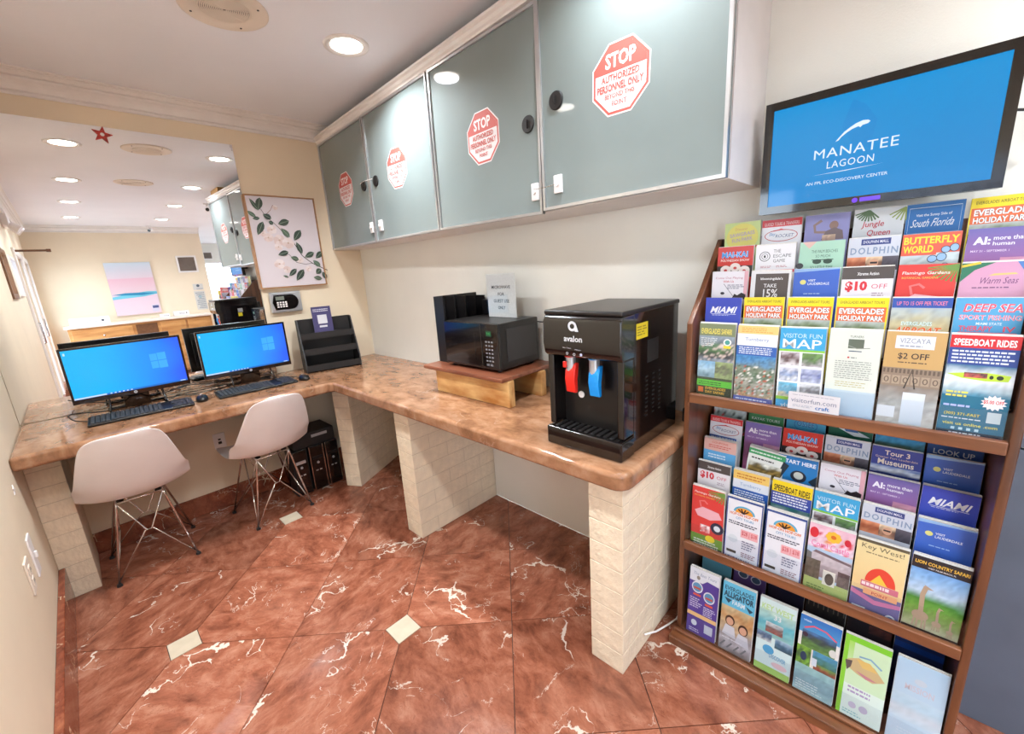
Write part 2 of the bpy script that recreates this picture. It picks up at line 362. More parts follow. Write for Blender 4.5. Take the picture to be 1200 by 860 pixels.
class Print(MB):
    """flat print made of coloured shapes, laid out in 0..1 x 0..1 of a w x h card"""
    def __init__(s, w, h, mx, step=.00012, z0=.0004):
        super().__init__(); s.c = []; s.w = w; s.h = h; s.mx = mx; s.k = 0; s.step = step; s.z0 = z0
    def P(s, u, v): return s.mx @ Vector((u * s.w, v * s.h, s.z0 + s.k * s.step))
    def add(s, pts, faces, cols):
        b = len(s.v)
        s.v += [s.P(*p) for p in pts]; s.f += [[b + i for i in f] for f in faces]; s.c += cols; s.k += 1
    def rect(s, x0, y0, x1, y1, c, c2=None):
        a = lin(c); z = lin(c2) if c2 else a
        s.add([(x0, y0), (x1, y0), (x1, y1), (x0, y1)], [[0, 1, 2, 3]], [z, z, a, a])
    def poly(s, pts, c): s.add(pts, [list(range(len(pts)))], [lin(c)] * len(pts))
    def ell(s, cx, cy, rx, ry, c, n=24, a0=0., a1=360.):
        s.poly([(cx + rx * math.cos(R(a0 + (a1 - a0) * i / n)), cy + ry * math.sin(R(a0 + (a1 - a0) * i / n))) for i in range(n + (a1 - a0 < 360))], c)
    def ring(s, cx, cy, rx, ry, t, c, n=28):
        pts = []; fs = []
        for i in range(n):
            a = 2 * PI * i / n; pts += [(cx + rx * math.cos(a), cy + ry * math.sin(a)), (cx + (rx - t) * math.cos(a), cy + (ry - t * s.w / s.h) * math.sin(a))]
            j = (i + 1) % n; fs.append([2 * i, 2 * j, 2 * j + 1, 2 * i + 1])
        s.add(pts, fs, [lin(c)] * len(pts))
    def line(s, pts, t, c):
        """ribbon of width t (fraction of w) through pts"""
        P = [Vector((a * s.w, b_ * s.h)) for a, b_ in pts]; out = []; fs = []
        for i, p in enumerate(P):
            d = (P[min(i + 1, len(P) - 1)] - P[max(i - 1, 0)]).normalized(); n_ = Vector((-d.y, d.x)) * t * s.w / 2
            for q in (p + n_, p - n_): out.append((q.x / s.w, q.y / s.h))
            if i: fs.append([2 * i - 2, 2 * i - 1, 2 * i + 1, 2 * i])
        s.add(out, fs, [lin(c)] * len(out))
    def text(s, t, x0, y0, x1, y1, c, bold=.012, shear=0., out=None, rot=0., space=1.):
        if out: s.text(t, x0, y0, x1, y1, out, bold + .028, shear, None, rot, space)
        g, f = glyphs(t, bold, space); W = x1 - x0; Hh = y1 - y0
        cx, cy = (x0 + x1) / 2 * s.w, (y0 + y1) / 2 * s.h; cr, sr = math.cos(R(rot)), math.sin(R(rot)); pts = []
        for (u, v) in g:
            px = (x0 + u * W) * s.w + shear * (v - .5) * Hh * s.h - cx; py = (y0 + v * Hh) * s.h - cy
            pts.append(((cx + px * cr - py * sr) / s.w, (cy + px * sr + py * cr) / s.h))
        s.add(pts, f, [lin(c)] * len(pts))
    def lines(s, x0, y0, x1, y1, n, c, seed=0, fill=.5, lo=.7):
        """rows of small print too fine to read"""
        rn = random.Random(seed); hh = (y1 - y0) / n; pts = []; fs = []
        for i in range(n):
            y = y1 - hh * (i + 1) + hh * .2; x = x0; xe = x0 + (x1 - x0) * rn.uniform(lo, 1)
            while x < xe - .01:
                w_ = min(rn.uniform(.03, .11), xe - x); b_ = len(pts)
                pts += [(x, y), (x + w_, y), (x + w_, y + hh * fill), (x, y + hh * fill)]; fs.append([b_, b_ + 1, b_ + 2, b_ + 3]); x += w_ + .018
        s.add(pts, fs, [lin(c)] * len(pts))
    def photo(s, x0, y0, x1, y1, bands, seed=0, nx=12, ny=12, amp=.35, spots=()):
        """soft picture: vertical list of palette colours from the top down, broken up by noise"""
        pts = []; cs = []; fs = []; rn = random.Random(seed)
        B = [lin(c) for c in bands]; S = [lin(c) for c in spots]
        for j in range(ny + 1):
            for i in range(nx + 1):
                u, v = i / nx, j / ny
                pts.append((x0 + u * (x1 - x0), y1 - v * (y1 - y0)))
                q = v * (len(B) - 1) + amp * 2.2 * noise.noise(Vector((u * 3.5 + seed * 3.1, v * 4.5, seed)))
                q = min(max(q, 0), len(B) - 1.001); a = int(q); t = q - a
                c = [B[a][k] * (1 - t) + B[min(a + 1, len(B) - 1)][k] * t for k in range(3)]
                g = 1 + amp * rn.uniform(-.7, .7) * (1 if 0 < v else 0)
                if S and rn.random() < .28 and v > .25: c = list(S[rn.randrange(len(S))])
                cs.append(tuple(max(0, k * g) for k in c))
        for j in range(ny):
            for i in range(nx):
                a = j * (nx + 1) + i; fs.append([a + nx + 1, a + nx + 2, a + 1, a])
        s.add(pts, fs, cs)
def pr(w, h, mx, **k): return Print(w, h, mx, **k)

# ================================================================ the setting
YE = -3.45                     # where the right-hand wall ends and the lobby opens
floor = struct(MB().box(XL, 0, YF, 0, -.06, -.004).box(0, 3.2, -9, YE, -.06, -.002).build('floor', M['grout']))
SQ = math.sqrt(2)
def clip(poly, ax, val, keep_less):
    out = []
    for i, p in enumerate(poly):
        q = poly[(i + 1) % len(poly)]; a = (p[ax] <= val) == keep_less; b_ = (q[ax] <= val) == keep_less
        if a: out.append(p)
        if a != b_:
            t = (val - p[ax]) / (q[ax] - p[ax]); out.append(tuple(p[k] + t * (q[k] - p[k]) for k in (0, 1)))
    return out
TP, G, CN = .4235, .0013, .0685
for i in range(-6, 16):
    for j in range(-20, 6):
        a0, b0 = .125 + TP * i, -1.848 + TP * j
        pts = []
        for (di, dj) in ((0, 0), (1, 0), (1, 1), (0, 1)):
            A, B_ = a0 + (TP if di else 0), b0 + (TP if dj else 0)
            ia, jb = i + di, j + dj; sx, sy = (-1 if di else 1), (-1 if dj else 1)
            if ia % 2 == 1 and jb % 2 == 0:
                c_ = CN + G; p1 = (A + sx * c_, B_ + sy * G); p2 = (A + sx * G, B_ + sy * c_)
                pts += [p1, p2] if (di, dj) in ((1, 0), (0, 1)) else [p2, p1]
            else: pts.append((A + sx * G, B_ + sy * G))
        xy = [((a + b_) / SQ, (b_ - a) / SQ) for a, b_ in pts]
        for ax, v, kl in ((0, XL + .012, False), (0, -.001, True), (1, YF, False), (1, -.001, True)):
            xy = clip(xy, ax, v, kl) if len(xy) > 2 else []
        if len(xy) < 3: continue
        area = sum(xy[k][0] * xy[(k + 1) % len(xy)][1] - xy[(k + 1) % len(xy)][0] * xy[k][1] for k in range(len(xy))) / 2
        if abs(area) < 1e-4: continue
        if area < 0: xy = xy[::-1]
        cx = sum(p[0] for p in xy) / len(xy); cy = sum(p[1] for p in xy) / len(xy)
        mb = MB().prism(xy, .010, Matrix.Translation((0, 0, -.010))); mb.build('floor_tile', M['marble'], floor)
inset_me = None
for i in range(-5, 15, 2):
    for j in range(-18, 6, 2):
        a0, b0 = .125 + TP * i, -1.848 + TP * j; x, y = (a0 + b0) / SQ, (b0 - a0) / SQ
        if XL + .06 < x < -.06 and YF + .06 < y < -.06:
            h_ = CN / SQ - .0006
            if inset_me is None: inset_me = MB().box(x - h_, x + h_, y - h_, y + h_, -.01, .0003).build('inset_tile', M['cream_tile'], floor, origin=(x, y, 0))
            else: inst(inset_me, floor, (x, y, 0))
# lobby tiles, straight continuation
for ix in range(7):
    for iy in range(12):
        x0, y0 = .002 + ix * .45, -8.9 + iy * .45
        MB().box(x0, x0 + .446, y0, y0 + .446, -.010, 0).build('floor_tile', M['marble'], floor)
struct(MB().box(XL - .3, 3.3, -9.1, .1, H, H + .08).build('ceiling', M['ceiling']))
struct(MB().box(XL - .12, .12, 0, .1, 0, H).build('wall_back', M['wall']))
# left wall with two glazed doors and a small window
def wall_left():
    m_ = MB(); x0, x1 = XL - .1, XL
    m_.box(x0, x1, -1.92, 0, 0, H)
    m_.box(x0, x1, -2.42, -1.92, 0, 1.34).box(x0, x1, -2.42, -1.92, 1.73, H)
    m_.box(x0, x1, -2.76, -2.42, 0, H)
    m_.box(x0, x1, -3.30, -2.76, 0, 1.36).box(x0, x1, -3.30, -2.76, 1.72, H)
    m_.box(x0, x1, -3.60, -3.30, 0, H)
    m_.box(x0, x1, -4.50, -3.60, 1.78, H)
    m_.box(x0, x1, -4.75, -4.50, 0, H)
    m_.box(x0, x1, -5.65, -4.75, 1.78, H)
    m_.box(x0, x1, YF, -5.65, 0, H)
    return m_
struct(wall_left().build('wall_left', M['wall']))
struct(MB().box(0, .12, YE, 0, 0, H).build('wall_right', M['wall_daylit']))
struct(MB().box(XL - .1, .20, YF - .1, YF, 0, H).build('wall_front', M['wall']))
# the lobby beyond the opening
struct(MB().box(3.2, 3.3, -9, -7.1, 0, H).box(3.2, 3.3, -4.1, YE, 0, H).box(3.2, 3.3, -7.1, -4.1, 2.05, H).box(3.2, 3.3, -7.1, -4.1, 0, .15).box(.12, 3.3, YE, YE + .1, 0, H).box(.10, .20, -9, YF - .1, 0, H)
       .box(.2, .45, -9.1, -9, 0, H).box(1.5, 3.3, -9.1, -9, 0, H).box(.45, 1.5, -9.1, -9, 0, .75).box(.45, 1.5, -9.1, -9, 1.9, H).build('wall_lobby', M['wall_daylit']))
w = struct(MB().box(.45, 1.5, -9.03, -9.0, .75, .79).box(.45, 1.5, -9.03, -9, 1.86, 1.9).box(.45, .49, -9.03, -9, .79, 1.86).box(1.46, 1.5, -9.03, -9, .79, 1.86).build('window_3', M['white_trim']))
MB().box(.49, 1.46, -9.02, -9.016, .79, 1.86).build('pane', M['pane'], w)
w4 = struct(MB().box(3.22, 3.27, -7.1, -7.04, .15, 2.05).box(3.22, 3.27, -5.63, -5.57, .15, 2.05).box(3.22, 3.27, -4.16, -4.1, .15, 2.05).box(3.22, 3.27, -7.04, -4.16, .15, .21).box(3.22, 3.27, -7.04, -4.16, 1.99, 2.05).build('window_4', M['white_trim']))
MB().box(3.24, 3.245, -7.04, -5.63, .21, 1.99).build('pane', M['pane'], w4)
MB().box(3.24, 3.245, -5.57, -4.16, .21, 1.99).build('pane', M['pane'], w4)
struct(MB().box(-14, 14, -22, 12, -.5, -.4).build('ground', M['pavement']))

def glazed_door(n, y0, y1, z1):
    x0, x1 = XL - .07, XL - .02
    d = struct(MB().box(x0, x1, y0, y0 + .07, .01, z1).box(x0, x1, y1 - .07, y1, .01, z1).box(x0, x1, y0 + .07, y1 - .07, .01, .13).box(x0, x1, y0 + .07, y1 - .07, z1 - .07, z1).build('door_%d' % n, M['white_trim'], bevel=.003))
    MB().box(XL - .05, XL - .044, y0 + .07, y1 - .07, .13, z1 - .07).build('pane', M['pane'], d)
    MB().box(XL, XL + .02, y0 - .06, y0, 0, z1 + .06).box(XL, XL + .02, y1, y1 + .06, 0, z1 + .06).box(XL, XL + .02, y0, y1, z1, z1 + .06).build('door_casing', M['white_trim'], d, bevel=.004)
    MB().tube([(x1, y1 - .035, .85), (XL + .03, y1 - .035, .87), (XL + .03, y1 - .035, 1.08), (x1, y1 - .035, 1.10)], .009, 8).build('door_handle', M['chrome'], d, smooth=True)
    return d
d1 = glazed_door(1, -4.50, -3.60, 1.78)
d2 = glazed_door(2, -5.65, -4.75, 1.78)
MB().box(XL + .02, XL + .26, -3.62, -3.595, 1.80, 1.82).box(XL + .235, XL + .27, -3.622, -3.593, 1.795, 1.825).build('closer_arm', M['brown_frame'], d1)
w1 = struct(MB().box(XL - .03, XL + .012, -2.42, -2.38, 1.34, 1.73).box(XL - .03, XL + .012, -1.96, -1.92, 1.34, 1.73).box(XL - .03, XL + .012, -2.38, -1.96, 1.34, 1.38).box(XL - .03, XL + .012, -2.38, -1.96, 1.69, 1.73).build('window_1', M['brown_frame'], bevel=.003))
MB().box(XL - .02, XL - .015, -2.38, -1.96, 1.38, 1.69).build('pane', M['pane'], w1)
w2 = struct(MB().box(XL - .03, XL + .012, -3.30, -3.27, 1.36, 1.72).box(XL - .03, XL + .012, -2.79, -2.76, 1.36, 1.72).box(XL - .03, XL + .012, -3.27, -2.79, 1.36, 1.39).box(XL - .03, XL + .012, -3.27, -2.79, 1.69, 1.72).build('window_2', M['white_trim'], bevel=.003))
MB().box(XL - .06, XL - .055, -3.27, -2.79, 1.39, 1.69).build('pane', M['pane'], w2)
sg = thing('window_sign', (XL - .02, -3.03, 1.40), 'sheer white cloth lettered open, hanging in the window behind the camera', 'sign')
MB().box(XL - .024, XL - .0235, -3.268, -2.792, 1.392, 1.688).build('sheet', M['sheer'], sg)

# crown mouldings: stepped cove profile (d = distance from wall, z)
CP = [(0, H - .0895), (.009, H - .0895), (.011, H - .084), (.009, H - .079), (.005, H - .078), (.005, H - .073), (.016, H - .071), (.018, H - .066), (.024, H - .052), (.036, H - .041), (.050, H - .036), (.053, H - .031), (.048, H - .029), (.048, H - .025), (.062, H - .023), (.066, H - .019), (.072, H - .013), (.080, H - .011), (.080, H - .006), (.090, H - .005), (.090, H), (0, H)]
def crown(name, p0, p1, nrm, prof=CP, m='white_trim'):
    mb = MB(); n_ = len(prof); p0 = Vector(p0); p1 = Vector(p1); nrm = Vector(nrm)
    for p in (p0, p1):
        for d, z in prof: q = p + nrm * d; mb.v.append(Vector((q.x, q.y, z)))
    for i in range(n_):
        j = (i + 1) % n_; mb.f.append([i, j, n_ + j, n_ + i])
    mb.f += [list(range(n_))[::-1], [n_ + i for i in range(n_)]]
    return struct(mb.build(name, M[m]))
crown('trim_1', (XL, 0, 0), (-.001, 0, 0), (0, -1, 0))
crown('trim_2', (XL, YF, 0), (XL, 0, 0), (1, 0, 0))
crown('trim_3', (XL, YF, 0), (.2, YF, 0), (0, 1, 0))
SP = [(-.02, 2.2035), (.003, 2.2035), (.003, 2.212), (.010, 2.218), (.010, 2.232), (.019, 2.238), (.019, 2.248), (-.02, 2.248)]
crown('trim_4', (-.200, -.001, 0), (-.305, -2.598, 0), (-1, 0, 0), SP)
crown('trim_5', (0, YE, 0), (0, -.09, 0), (-1, 0, 0))
# skirtings of red marble
struct(MB().box(XL, XL + .014, -.372, 0, 0, .0).box(XL + .11, -.16, -.014, 0, 0, .115).build('baseboard_back', M['base_marble'], bevel=.002))
struct(MB().box(XL, XL + .022, YF, -.374, 0, .16).build('baseboard_left', M['base_marble'], bevel=.004))

# ---------------------------------------------------------------- painted brick pillars
brick_cache = {}
def pillar(label, mx, L, T, Hh, n=9, bl=.215, start=0, group='painted brick pillars under the counter'):
    base = mx.to_translation()
    t = thing('brick_pillar', base, label, 'pillar', group)
    MB().box(.0018, L - .0018, .0018, T - .0018, 0, Hh, mx).build('mortar_core', M['mortar'], t)
    ch = Hh / n
    rz = mx.to_euler().z
    for k in range(n):
        x = 0.; first = bl if (k + start) % 2 == 0 else bl / 2
        while x < L - .004:
            w_ = min(first if x == 0 else bl, L - x)
            if L - x - w_ < .03: w_ = L - x
            key = (round(w_, 4), round(T, 4), round(ch, 4))
            p = mx @ Vector((x, 0, k * ch))
            if key not in brick_cache:
                o = MB().box(.0007, w_ - .0007, 0, T, .0007, ch - .0007).build('brick', M['brick'], t, bevel=.003, seg=2)
                o.parent = t; o.matrix_parent_inverse = parent_inv(t); o.location = p; o.rotation_euler = (0, 0, rz); brick_cache[key] = o
            else: inst(brick_cache[key], t, p, rz)
            x += w_
    return t
def mxf(x, y, ang): return Matrix.Translation((x, y, 0)) @ Matrix.Rotation(ang, 4, 'Z')
PH = .70
pillar('cream brick pillar with long side wall at the near free end of counter', mxf(-.542, -2.431, 0), .541, .122, PH)
pillar('cream brick pillar midway under the long counter beside the open bay', mxf(-.542, -1.281, 0), .541, .132, PH, start=1)
ca = math.atan2(.209, .384)
pillar('cream brick pillar turned diagonally under the inner corner of counter', mxf(-.476, -.492, ca), .545, .112, PH, start=1)
pillar('cream brick pillar against the left wall below the counter end', mxf(XL + .1115, -.372, PI / 2), .371, .111, PH)

# ---------------------------------------------------------------- granite counter, one L-shaped slab
D, YN = .605, -2.474
out = [(XL, 0), (XL, -D - .003), (-D - .02, -D - .003), (-D - .006, -D - .008), (-D, -D - .022)]
r_ = .05
out += [(-D, YN + r_)] + [(-D + r_ - r_ * math.cos(t), YN + r_ - r_ * math.sin(t)) for t in (R(22), R(45), R(68))] + [(-D + r_, YN), (0, YN), (0, 0)]
ct = MB().prism(out, .058, Matrix.Translation((0, 0, .702))).build('countertop', M['granite'], bevel=.018, seg=4)
tag(ct, 'brown granite countertop running L-shaped along back and right walls', 'countertop')

# ---------------------------------------------------------------- mirror and star
mr = thing('wall_mirror', (-1.26, 0, .762), 'large frameless mirror standing on the counter against the back wall', 'mirror')
MB().box(XL + .002, -.703, -.004, -.0005, .762, 2.133).build('backing', M['alu'], mr)
q = MB(); q.v = [Vector(p) for p in ((XL + .002, -.0046, .762), (-.703, -.0046, .762), (-.703, -.0046, 2.133), (XL + .002, -.0046, 2.133))]; q.f = [[0, 1, 2, 3]]
q.build('reflecting_face', M['mirror'], mr)
MB().box(-.712, -.706, -.0055, -.0047, 2.10, 2.12).box(-.716, -.704, -.0058, -.0047, 2.117, 2.131).build('corner_clip', M['chrome'], mr)
def star(name, cx, cz, ro, ri, mx, m, parent=None, th=.006):
    pts = [((ro if k % 2 == 0 else ri) * math.sin(R(36 * k + 12)), (ro if k % 2 == 0 else ri) * math.cos(R(36 * k + 12))) for k in range(10)][::-1]
    return MB().prism([(a, b_) for a, b_ in pts], th, mx).build(name, m, parent, bevel=.001)
t = thing('star_ornament', (-1.263, -.005, 2.096), 'red glitter star stuck over the top edge of mirror', 'ornament')
star('star', 0, 0, .040, .017, fr_y(-1.263, 2.096, -.006), M['star'], t)
MB().cyl((-1.263, -.012, 2.096), (-1.263, -.0135, 2.096), .008, n=10).build('centre_bead', M['white_plastic'], t)
t = thing('star_decal', (XL + .001, -.66, .70), 'small white star stuck on the left wall below the counter', 'decal')
t.location = (XL + .001, -.70, .665)
star('star', 0, 0, .022, .009, fr_px(-.70, .665, XL), M['white_plastic'], t, .003)

# ---------------------------------------------------------------- ceiling lights and speakers
def ceiling_light(x, y, label, power=1.):
    t = thing('ceiling_light', (x, y, H), label, 'ceiling light', 'recessed ceiling lights')
    MB().lathe([(.093, 0), (.092, -.006), (.085, -.008), (.066, -.004), (.062, .0), (.060, .001)], (x, y, H - .0005), n=40).build('trim_ring', M['white_trim'], t, smooth=True)
    MB().cyl((x, y, H - .0012), (x, y, H - .004), .064, n=32).build('lens', M['lens'], t)
    d = bpy.data.lights.new('lamp', 'AREA'); d.shape = 'DISK'; d.size = .12; d.energy = LAMP * power; d.color = (.88, .95, 1); d.spread = R(140)
    o = bpy.data.objects.new('lamp_light', d); col.objects.link(o); o.location = (x, y, H - .012); o.parent = t; o.matrix_parent_inverse = parent_inv(t)
ys = (-1.10, -2.36, -3.58, -4.86)
nm = ('first', 'second', 'third', 'fourth')
for k, y in enumerate(ys):
    ceiling_light(-.50 + .035 * k, y, '%s round recessed light from mirror wall in the row beside glass cabinets' % nm[k], (1.15, .62, .8, .45)[k])
    ceiling_light(-1.36 + .02 * k, y - .04, '%s round recessed light from mirror wall in the row nearer left wall' % nm[k], (1.25, 1., .8, .45)[k])
for (x, y, lb) in ((1.0, -4.6, 'unseen round fill light added over the lobby beside the desk'), (1.0, -6.6, 'unseen round fill light added in lobby near the bright window')): ceiling_light(x, y, lb)  # lobby pair is added as fill light, out of view
def speaker(x, y, label):
    t = thing('ceiling_speaker', (x, y, H), label, 'speaker', 'round ceiling speakers')
    MB().lathe([(.141, 0), (.141, -.004), (.136, -.006), (.084, -.006), (.082, -.003)], (x, y, H), n=48).build('plate', M['speaker_plate'], t, smooth=True)
    MB().cyl((x, y, H - .0005), (x, y, H - .0025), .083, n=40).build('grille_backing', M['grille_grey'], t)
    g = MB()
    for k in range(13):
        rr = .008 + k * .006; g.lathe([(rr - .0019, -.0026), (rr - .0019, -.0052), (rr + .0019, -.0052), (rr + .0019, -.0026)], (x, y, H), n=40)
    tag(g.build('louvre_rings', M['speaker_plate'], t), kind='stuff')
    for a in (50, 140, 230, 320): MB().cyl((x + .115 * math.cos(R(a)), y + .115 * math.sin(R(a)), H - .005), (x + .115 * math.cos(R(a)), y + .115 * math.sin(R(a)), H - .0075), .004, n=8).build('screw', M['matte_black'], t)
speaker(-.943, -1.07, 'round cream ceiling speaker nearest the mirror wall')
speaker(-.91, -2.32, 'round cream ceiling speaker farther from the mirror wall')

# ---------------------------------------------------------------- frosted glass wall cabinets
def cx_(y): return -(.200 + .105 * (-y) / 2.6)      # the fronts stand slightly out of parallel with the wall
CB, CT = 1.530, 2.203
DY = [0., -.652, -1.303, -1.962, -2.600]
def lerp_front(y0, y1):      # frame: x right (towards the camera), y up, z out
    a = Vector((cx_(y0), y0, 0)); b_ = Vector((cx_(y1), y1, 0)); ex = (b_ - a).normalized(); ez = ex.cross(Vector((0, 0, 1))).normalized()
    return Matrix(((ex.x, 0, ez.x, a.x), (ex.y, 0, ez.y, a.y), (0, 1, 0, CB), (0, 0, 0, 1))), (b_ - a).length
cabs = []
for u in range(2):
    y0, y1 = DY[2 * u], DY[2 * u + 2]
    t = thing('wall_cabinet', (0, (y0 + y1) / 2, CB), ['far pair of frosted glass doors, wall cabinet touching the back wall', 'near pair of frosted glass doors, wall cabinet beside the screen'][u], 'cabinet', 'frosted glass wall cabinets')
    m_ = MB(); e = .020
    def panel(ya, yb, z0, z1, inset=.0):
        b_ = len(m_.v)
        for z in (z0, z1):
            for (x, y) in ((cx_(ya) + e + inset, ya), (cx_(yb) + e + inset, yb), (-.001, yb), (-.001, ya)): m_.v.append(Vector((x, y, z)))
        for q_ in ((3, 2, 1, 0), (4, 5, 6, 7), (0, 1, 5, 4), (1, 2, 6, 5), (2, 3, 7, 6), (3, 0, 4, 7)): m_.f.append([b_ + i for i in q_])
    panel(y0, y1 , CB, CB + .018); panel(y0, y1, CT - .018, CT); panel(y0, y0 - .018, CB + .018, CT - .018); panel(y1 + .018, y1, CB + .018, CT - .018)
    m_.build('carcass', M['lacquer'], t)
    m_ = MB(); panel(y0 - .02, y1 + .02, CB + .32, CB + .338, .02); m_.build('shelf', M['lacquer'], t)
    m_ = MB(); m_.box(-.012, -.003, y1 + .018, y0 - .018, CB + .018, CT - .018); m_.build('back_panel', M['lacquer'], t)
    cabs.append(t)
    for k in (2 * u, 2 * u + 1):
        mx, W = lerp_front(DY[k], DY[k + 1]); hh = CT - CB; g = .003
        if k == 2: mx = mx @ Matrix.Rotation(R(-.8), 4, 'Z')
        fw = .010
        d = MB().box(g, W - g, .002, hh, -.014, -.006, mx).build('door', M['frost'], t)
        f_ = MB()
        f_.box(g, g + fw, .002, hh, -.016, .001, mx).box(W - g - fw, W - g, .002, hh, -.016, .001, mx).box(g + fw, W - g - fw, .002, .002 + fw, -.016, .001, mx).box(g + fw, W - g - fw, hh - fw, hh, -.016, .001, mx)
        f_.build('door_frame', M['alu'], d)
        # octagonal sign
        cu_, cv_, s_ = ((.33, .346), (.312, .346), (.345, .330), (.320, .336))[k] + (.098,)
        p = Print(s_ * 2, s_ * 2, mx @ Matrix.Translation((cu_ - s_, cv_ - s_, -.006)) @ Matrix.Translation((s_, s_, 0)) @ Matrix.Rotation(R(-2 if k % 2 else 1), 4, 'Z') @ Matrix.Translation((-s_, -s_, 0)), z0=.0006, step=.0003)
        def octa(r, c):
            p.poly([(.5 + r * math.cos(R(22.5 + 45 * i)), .5 + r * math.sin(R(22.5 + 45 * i))) for i in range(8)], c)
        wh, rd = (240, 232, 232), (206, 92, 82)
        octa(.54, wh); octa(.515, rd); octa(.475, wh)
        rr = .475; o8 = [(.5 + rr * math.cos(R(22.5 + 45 * i)), .5 + rr * math.sin(R(22.5 + 45 * i))) for i in range(8)]
        cut = .60; top = clip(o8, 1, cut, False); p.poly(top, rd)
        p.text('STOP', .24, .655, .76, .86, (250, 240, 238), .03)
        p.text('AUTHORIZED', .17, .475, .83, .575, rd, .03); p.text('PERSONNEL ONLY', .10, .345, .90, .45, rd, .03)
        p.text('BEYOND THIS', .24, .245, .76, .315, rd, .02); p.text('POINT', .37, .135, .63, .205, rd, .02)
        p.build('stop_sign', M['matte_print'], d)
        # round black lock and white cable lock plate
        if k % 2 == 0: lu = W - .062 if k else W - .075
        else: lu = .075
        lv = .325 if k < 2 else .315
        if k == 3: lv = .345
        MB().cyl(mx @ Vector((lu, lv, -.006)), mx @ Vector((lu, lv, .001)), .030, .028, 28).build('round_lock', M['matte_black'], d, bevel=.002)
        MB().box(lu - .003, lu + .003, lv - .015, lv + .013, .001, .005, mx).build('lock_turn', M['black'], d, bevel=.001)
        pu = (W - .035) if k % 2 == 0 else .075
        pv = .088 if k < 2 else .082
        MB().box(pu - .017, pu + .017, pv - .030, pv + .030, -.006, .004, mx).cyl(mx @ Vector((pu, pv, .004)), mx @ Vector((pu, pv, .012)), .009, n=14).build('child_lock', M['white_plastic'], d, bevel=.0015)
# thin cable between the two nearest doors
mxa, Wa = lerp_front(DY[2], DY[3]); mxb, Wb = lerp_front(DY[3], DY[4])
a, b_ = mxa @ Vector((Wa - .035, .082, .010)), mxb @ Vector((.075, .082, .010))
MB().tube([a.lerp(b_, i / 8) + Vector((-.004 * math.sin(PI * i / 8), 0, -.004 * math.sin(PI * i / 8))) for i in range(9)], .0016, 6).build('lock_cable', M['chrome'], cabs[1])
mxa, Wa = lerp_front(DY[0], DY[1]); mxb, Wb = lerp_front(DY[1], DY[2])
a, b_ = mxa @ Vector((Wa - .075, .33, .016)), mxb @ Vector((.075, .33, .016))
MB().tube([a.lerp(b_, i / 8) + Vector((-.012 * math.sin(PI * i / 8), 0, .004)) for i in range(9)], .002, 6).build('lock_cable', M['white_plastic'], cabs[0])
# what stands behind the frosted glass
rb = random.Random(3)
for k, (y, w_, h_, c_) in enumerate([(-2.12, .10, .16, (60, 90, 150)), (-2.27, .12, .12, (200, 205, 210)), (-2.44, .12, .10, (170, 70, 70))]):
    t = thing('storage_box', (-.15, y, CB + .018), ['blue carton', 'white carton', 'red carton'][k] + ' seen dimly behind the nearest frosted door', 'box')
    MB().box(-.22, -.06, y - w_ / 2, y + w_ / 2, CB + .0185, CB + .018 + h_).build('carton', mat('carton_%d' % k, c_, .6), t, bevel=.002)
    MB().box(-.222, -.058, y - .01, y + .01, CB + .018 + h_ - .02, CB + .019 + h_).build('tape', M['paper'], t)
t = thing('cardboard_box', (-.17, -2.45, CT), 'brown cardboard box lying on top of the near glass cabinet', 'box')
MB().box(-.285, -.11, -2.50, -2.22, CT + .0005, H - .002).build('box_body', M['cardboard'], t, bevel=.002)

# ================================================================ things on the back wall
# flower picture
t = thing('flower_picture', (-.495, -.01, 1.31), 'framed picture of white blossoms and green leaves on a pale ground', 'picture')
PX0, PX1, PZ0, PZ1 = -.703, -.290, 1.303, 1.863
MB().box(PX0, PX1, -.030, -.001, PZ0, PZ0 + .006).box(PX0, PX1, -.030, -.001, PZ1 - .006, PZ1).box(PX0, PX0 + .006, -.030, -.001, PZ0 + .006, PZ1 - .006).box(PX1 - .006, PX1, -.030, -.001, PZ0 + .006, PZ1 - .006).build('frame', M['frame_side'], t)
MB().box(PX0 + .008, PX1 - .008, -.024, -.002, PZ0 + .008, PZ1 - .008).build('canvas', M['paper'], t)
cw, chh = PX1 - PX0 - .016, PZ1 - PZ0 - .016
p = Print(cw, chh, fr_y(PX0 + .008, PZ0 + .008, -.0242), z0=.0002, step=.00004)
p.rect(0, 0, 1, 1, (226, 216, 222))
def cv(x, y):   # picture position read in the enlarged photograph -> canvas fraction
    v = 1 - (y - 196 - (x - 350) * .052) / 413; xl = 350 + (1 - v) * 84; xr = 672 + (1 - v) * 52
    return (x - xl) / (xr - xl), v
p.line([cv(*q_) for q_ in ((735, 562), (700, 543), (660, 520), (632, 498), (610, 478), (590, 445), (575, 420))], .012, (58, 50, 46))
p.line([cv(*q_) for q_ in ((575, 420), (540, 385), (510, 350), (480, 320), (440, 285), (420, 255))], .008, (96, 80, 70))
p.line([cv(*q_) for q_ in ((660, 520), (625, 522), (585, 510), (550, 470), (520, 455))], .007, (80, 66, 60))
p.line([cv(*q_) for q_ in ((440, 285), (465, 260), (475, 238))], .006, (150, 96, 80))
rp = random.Random(11)
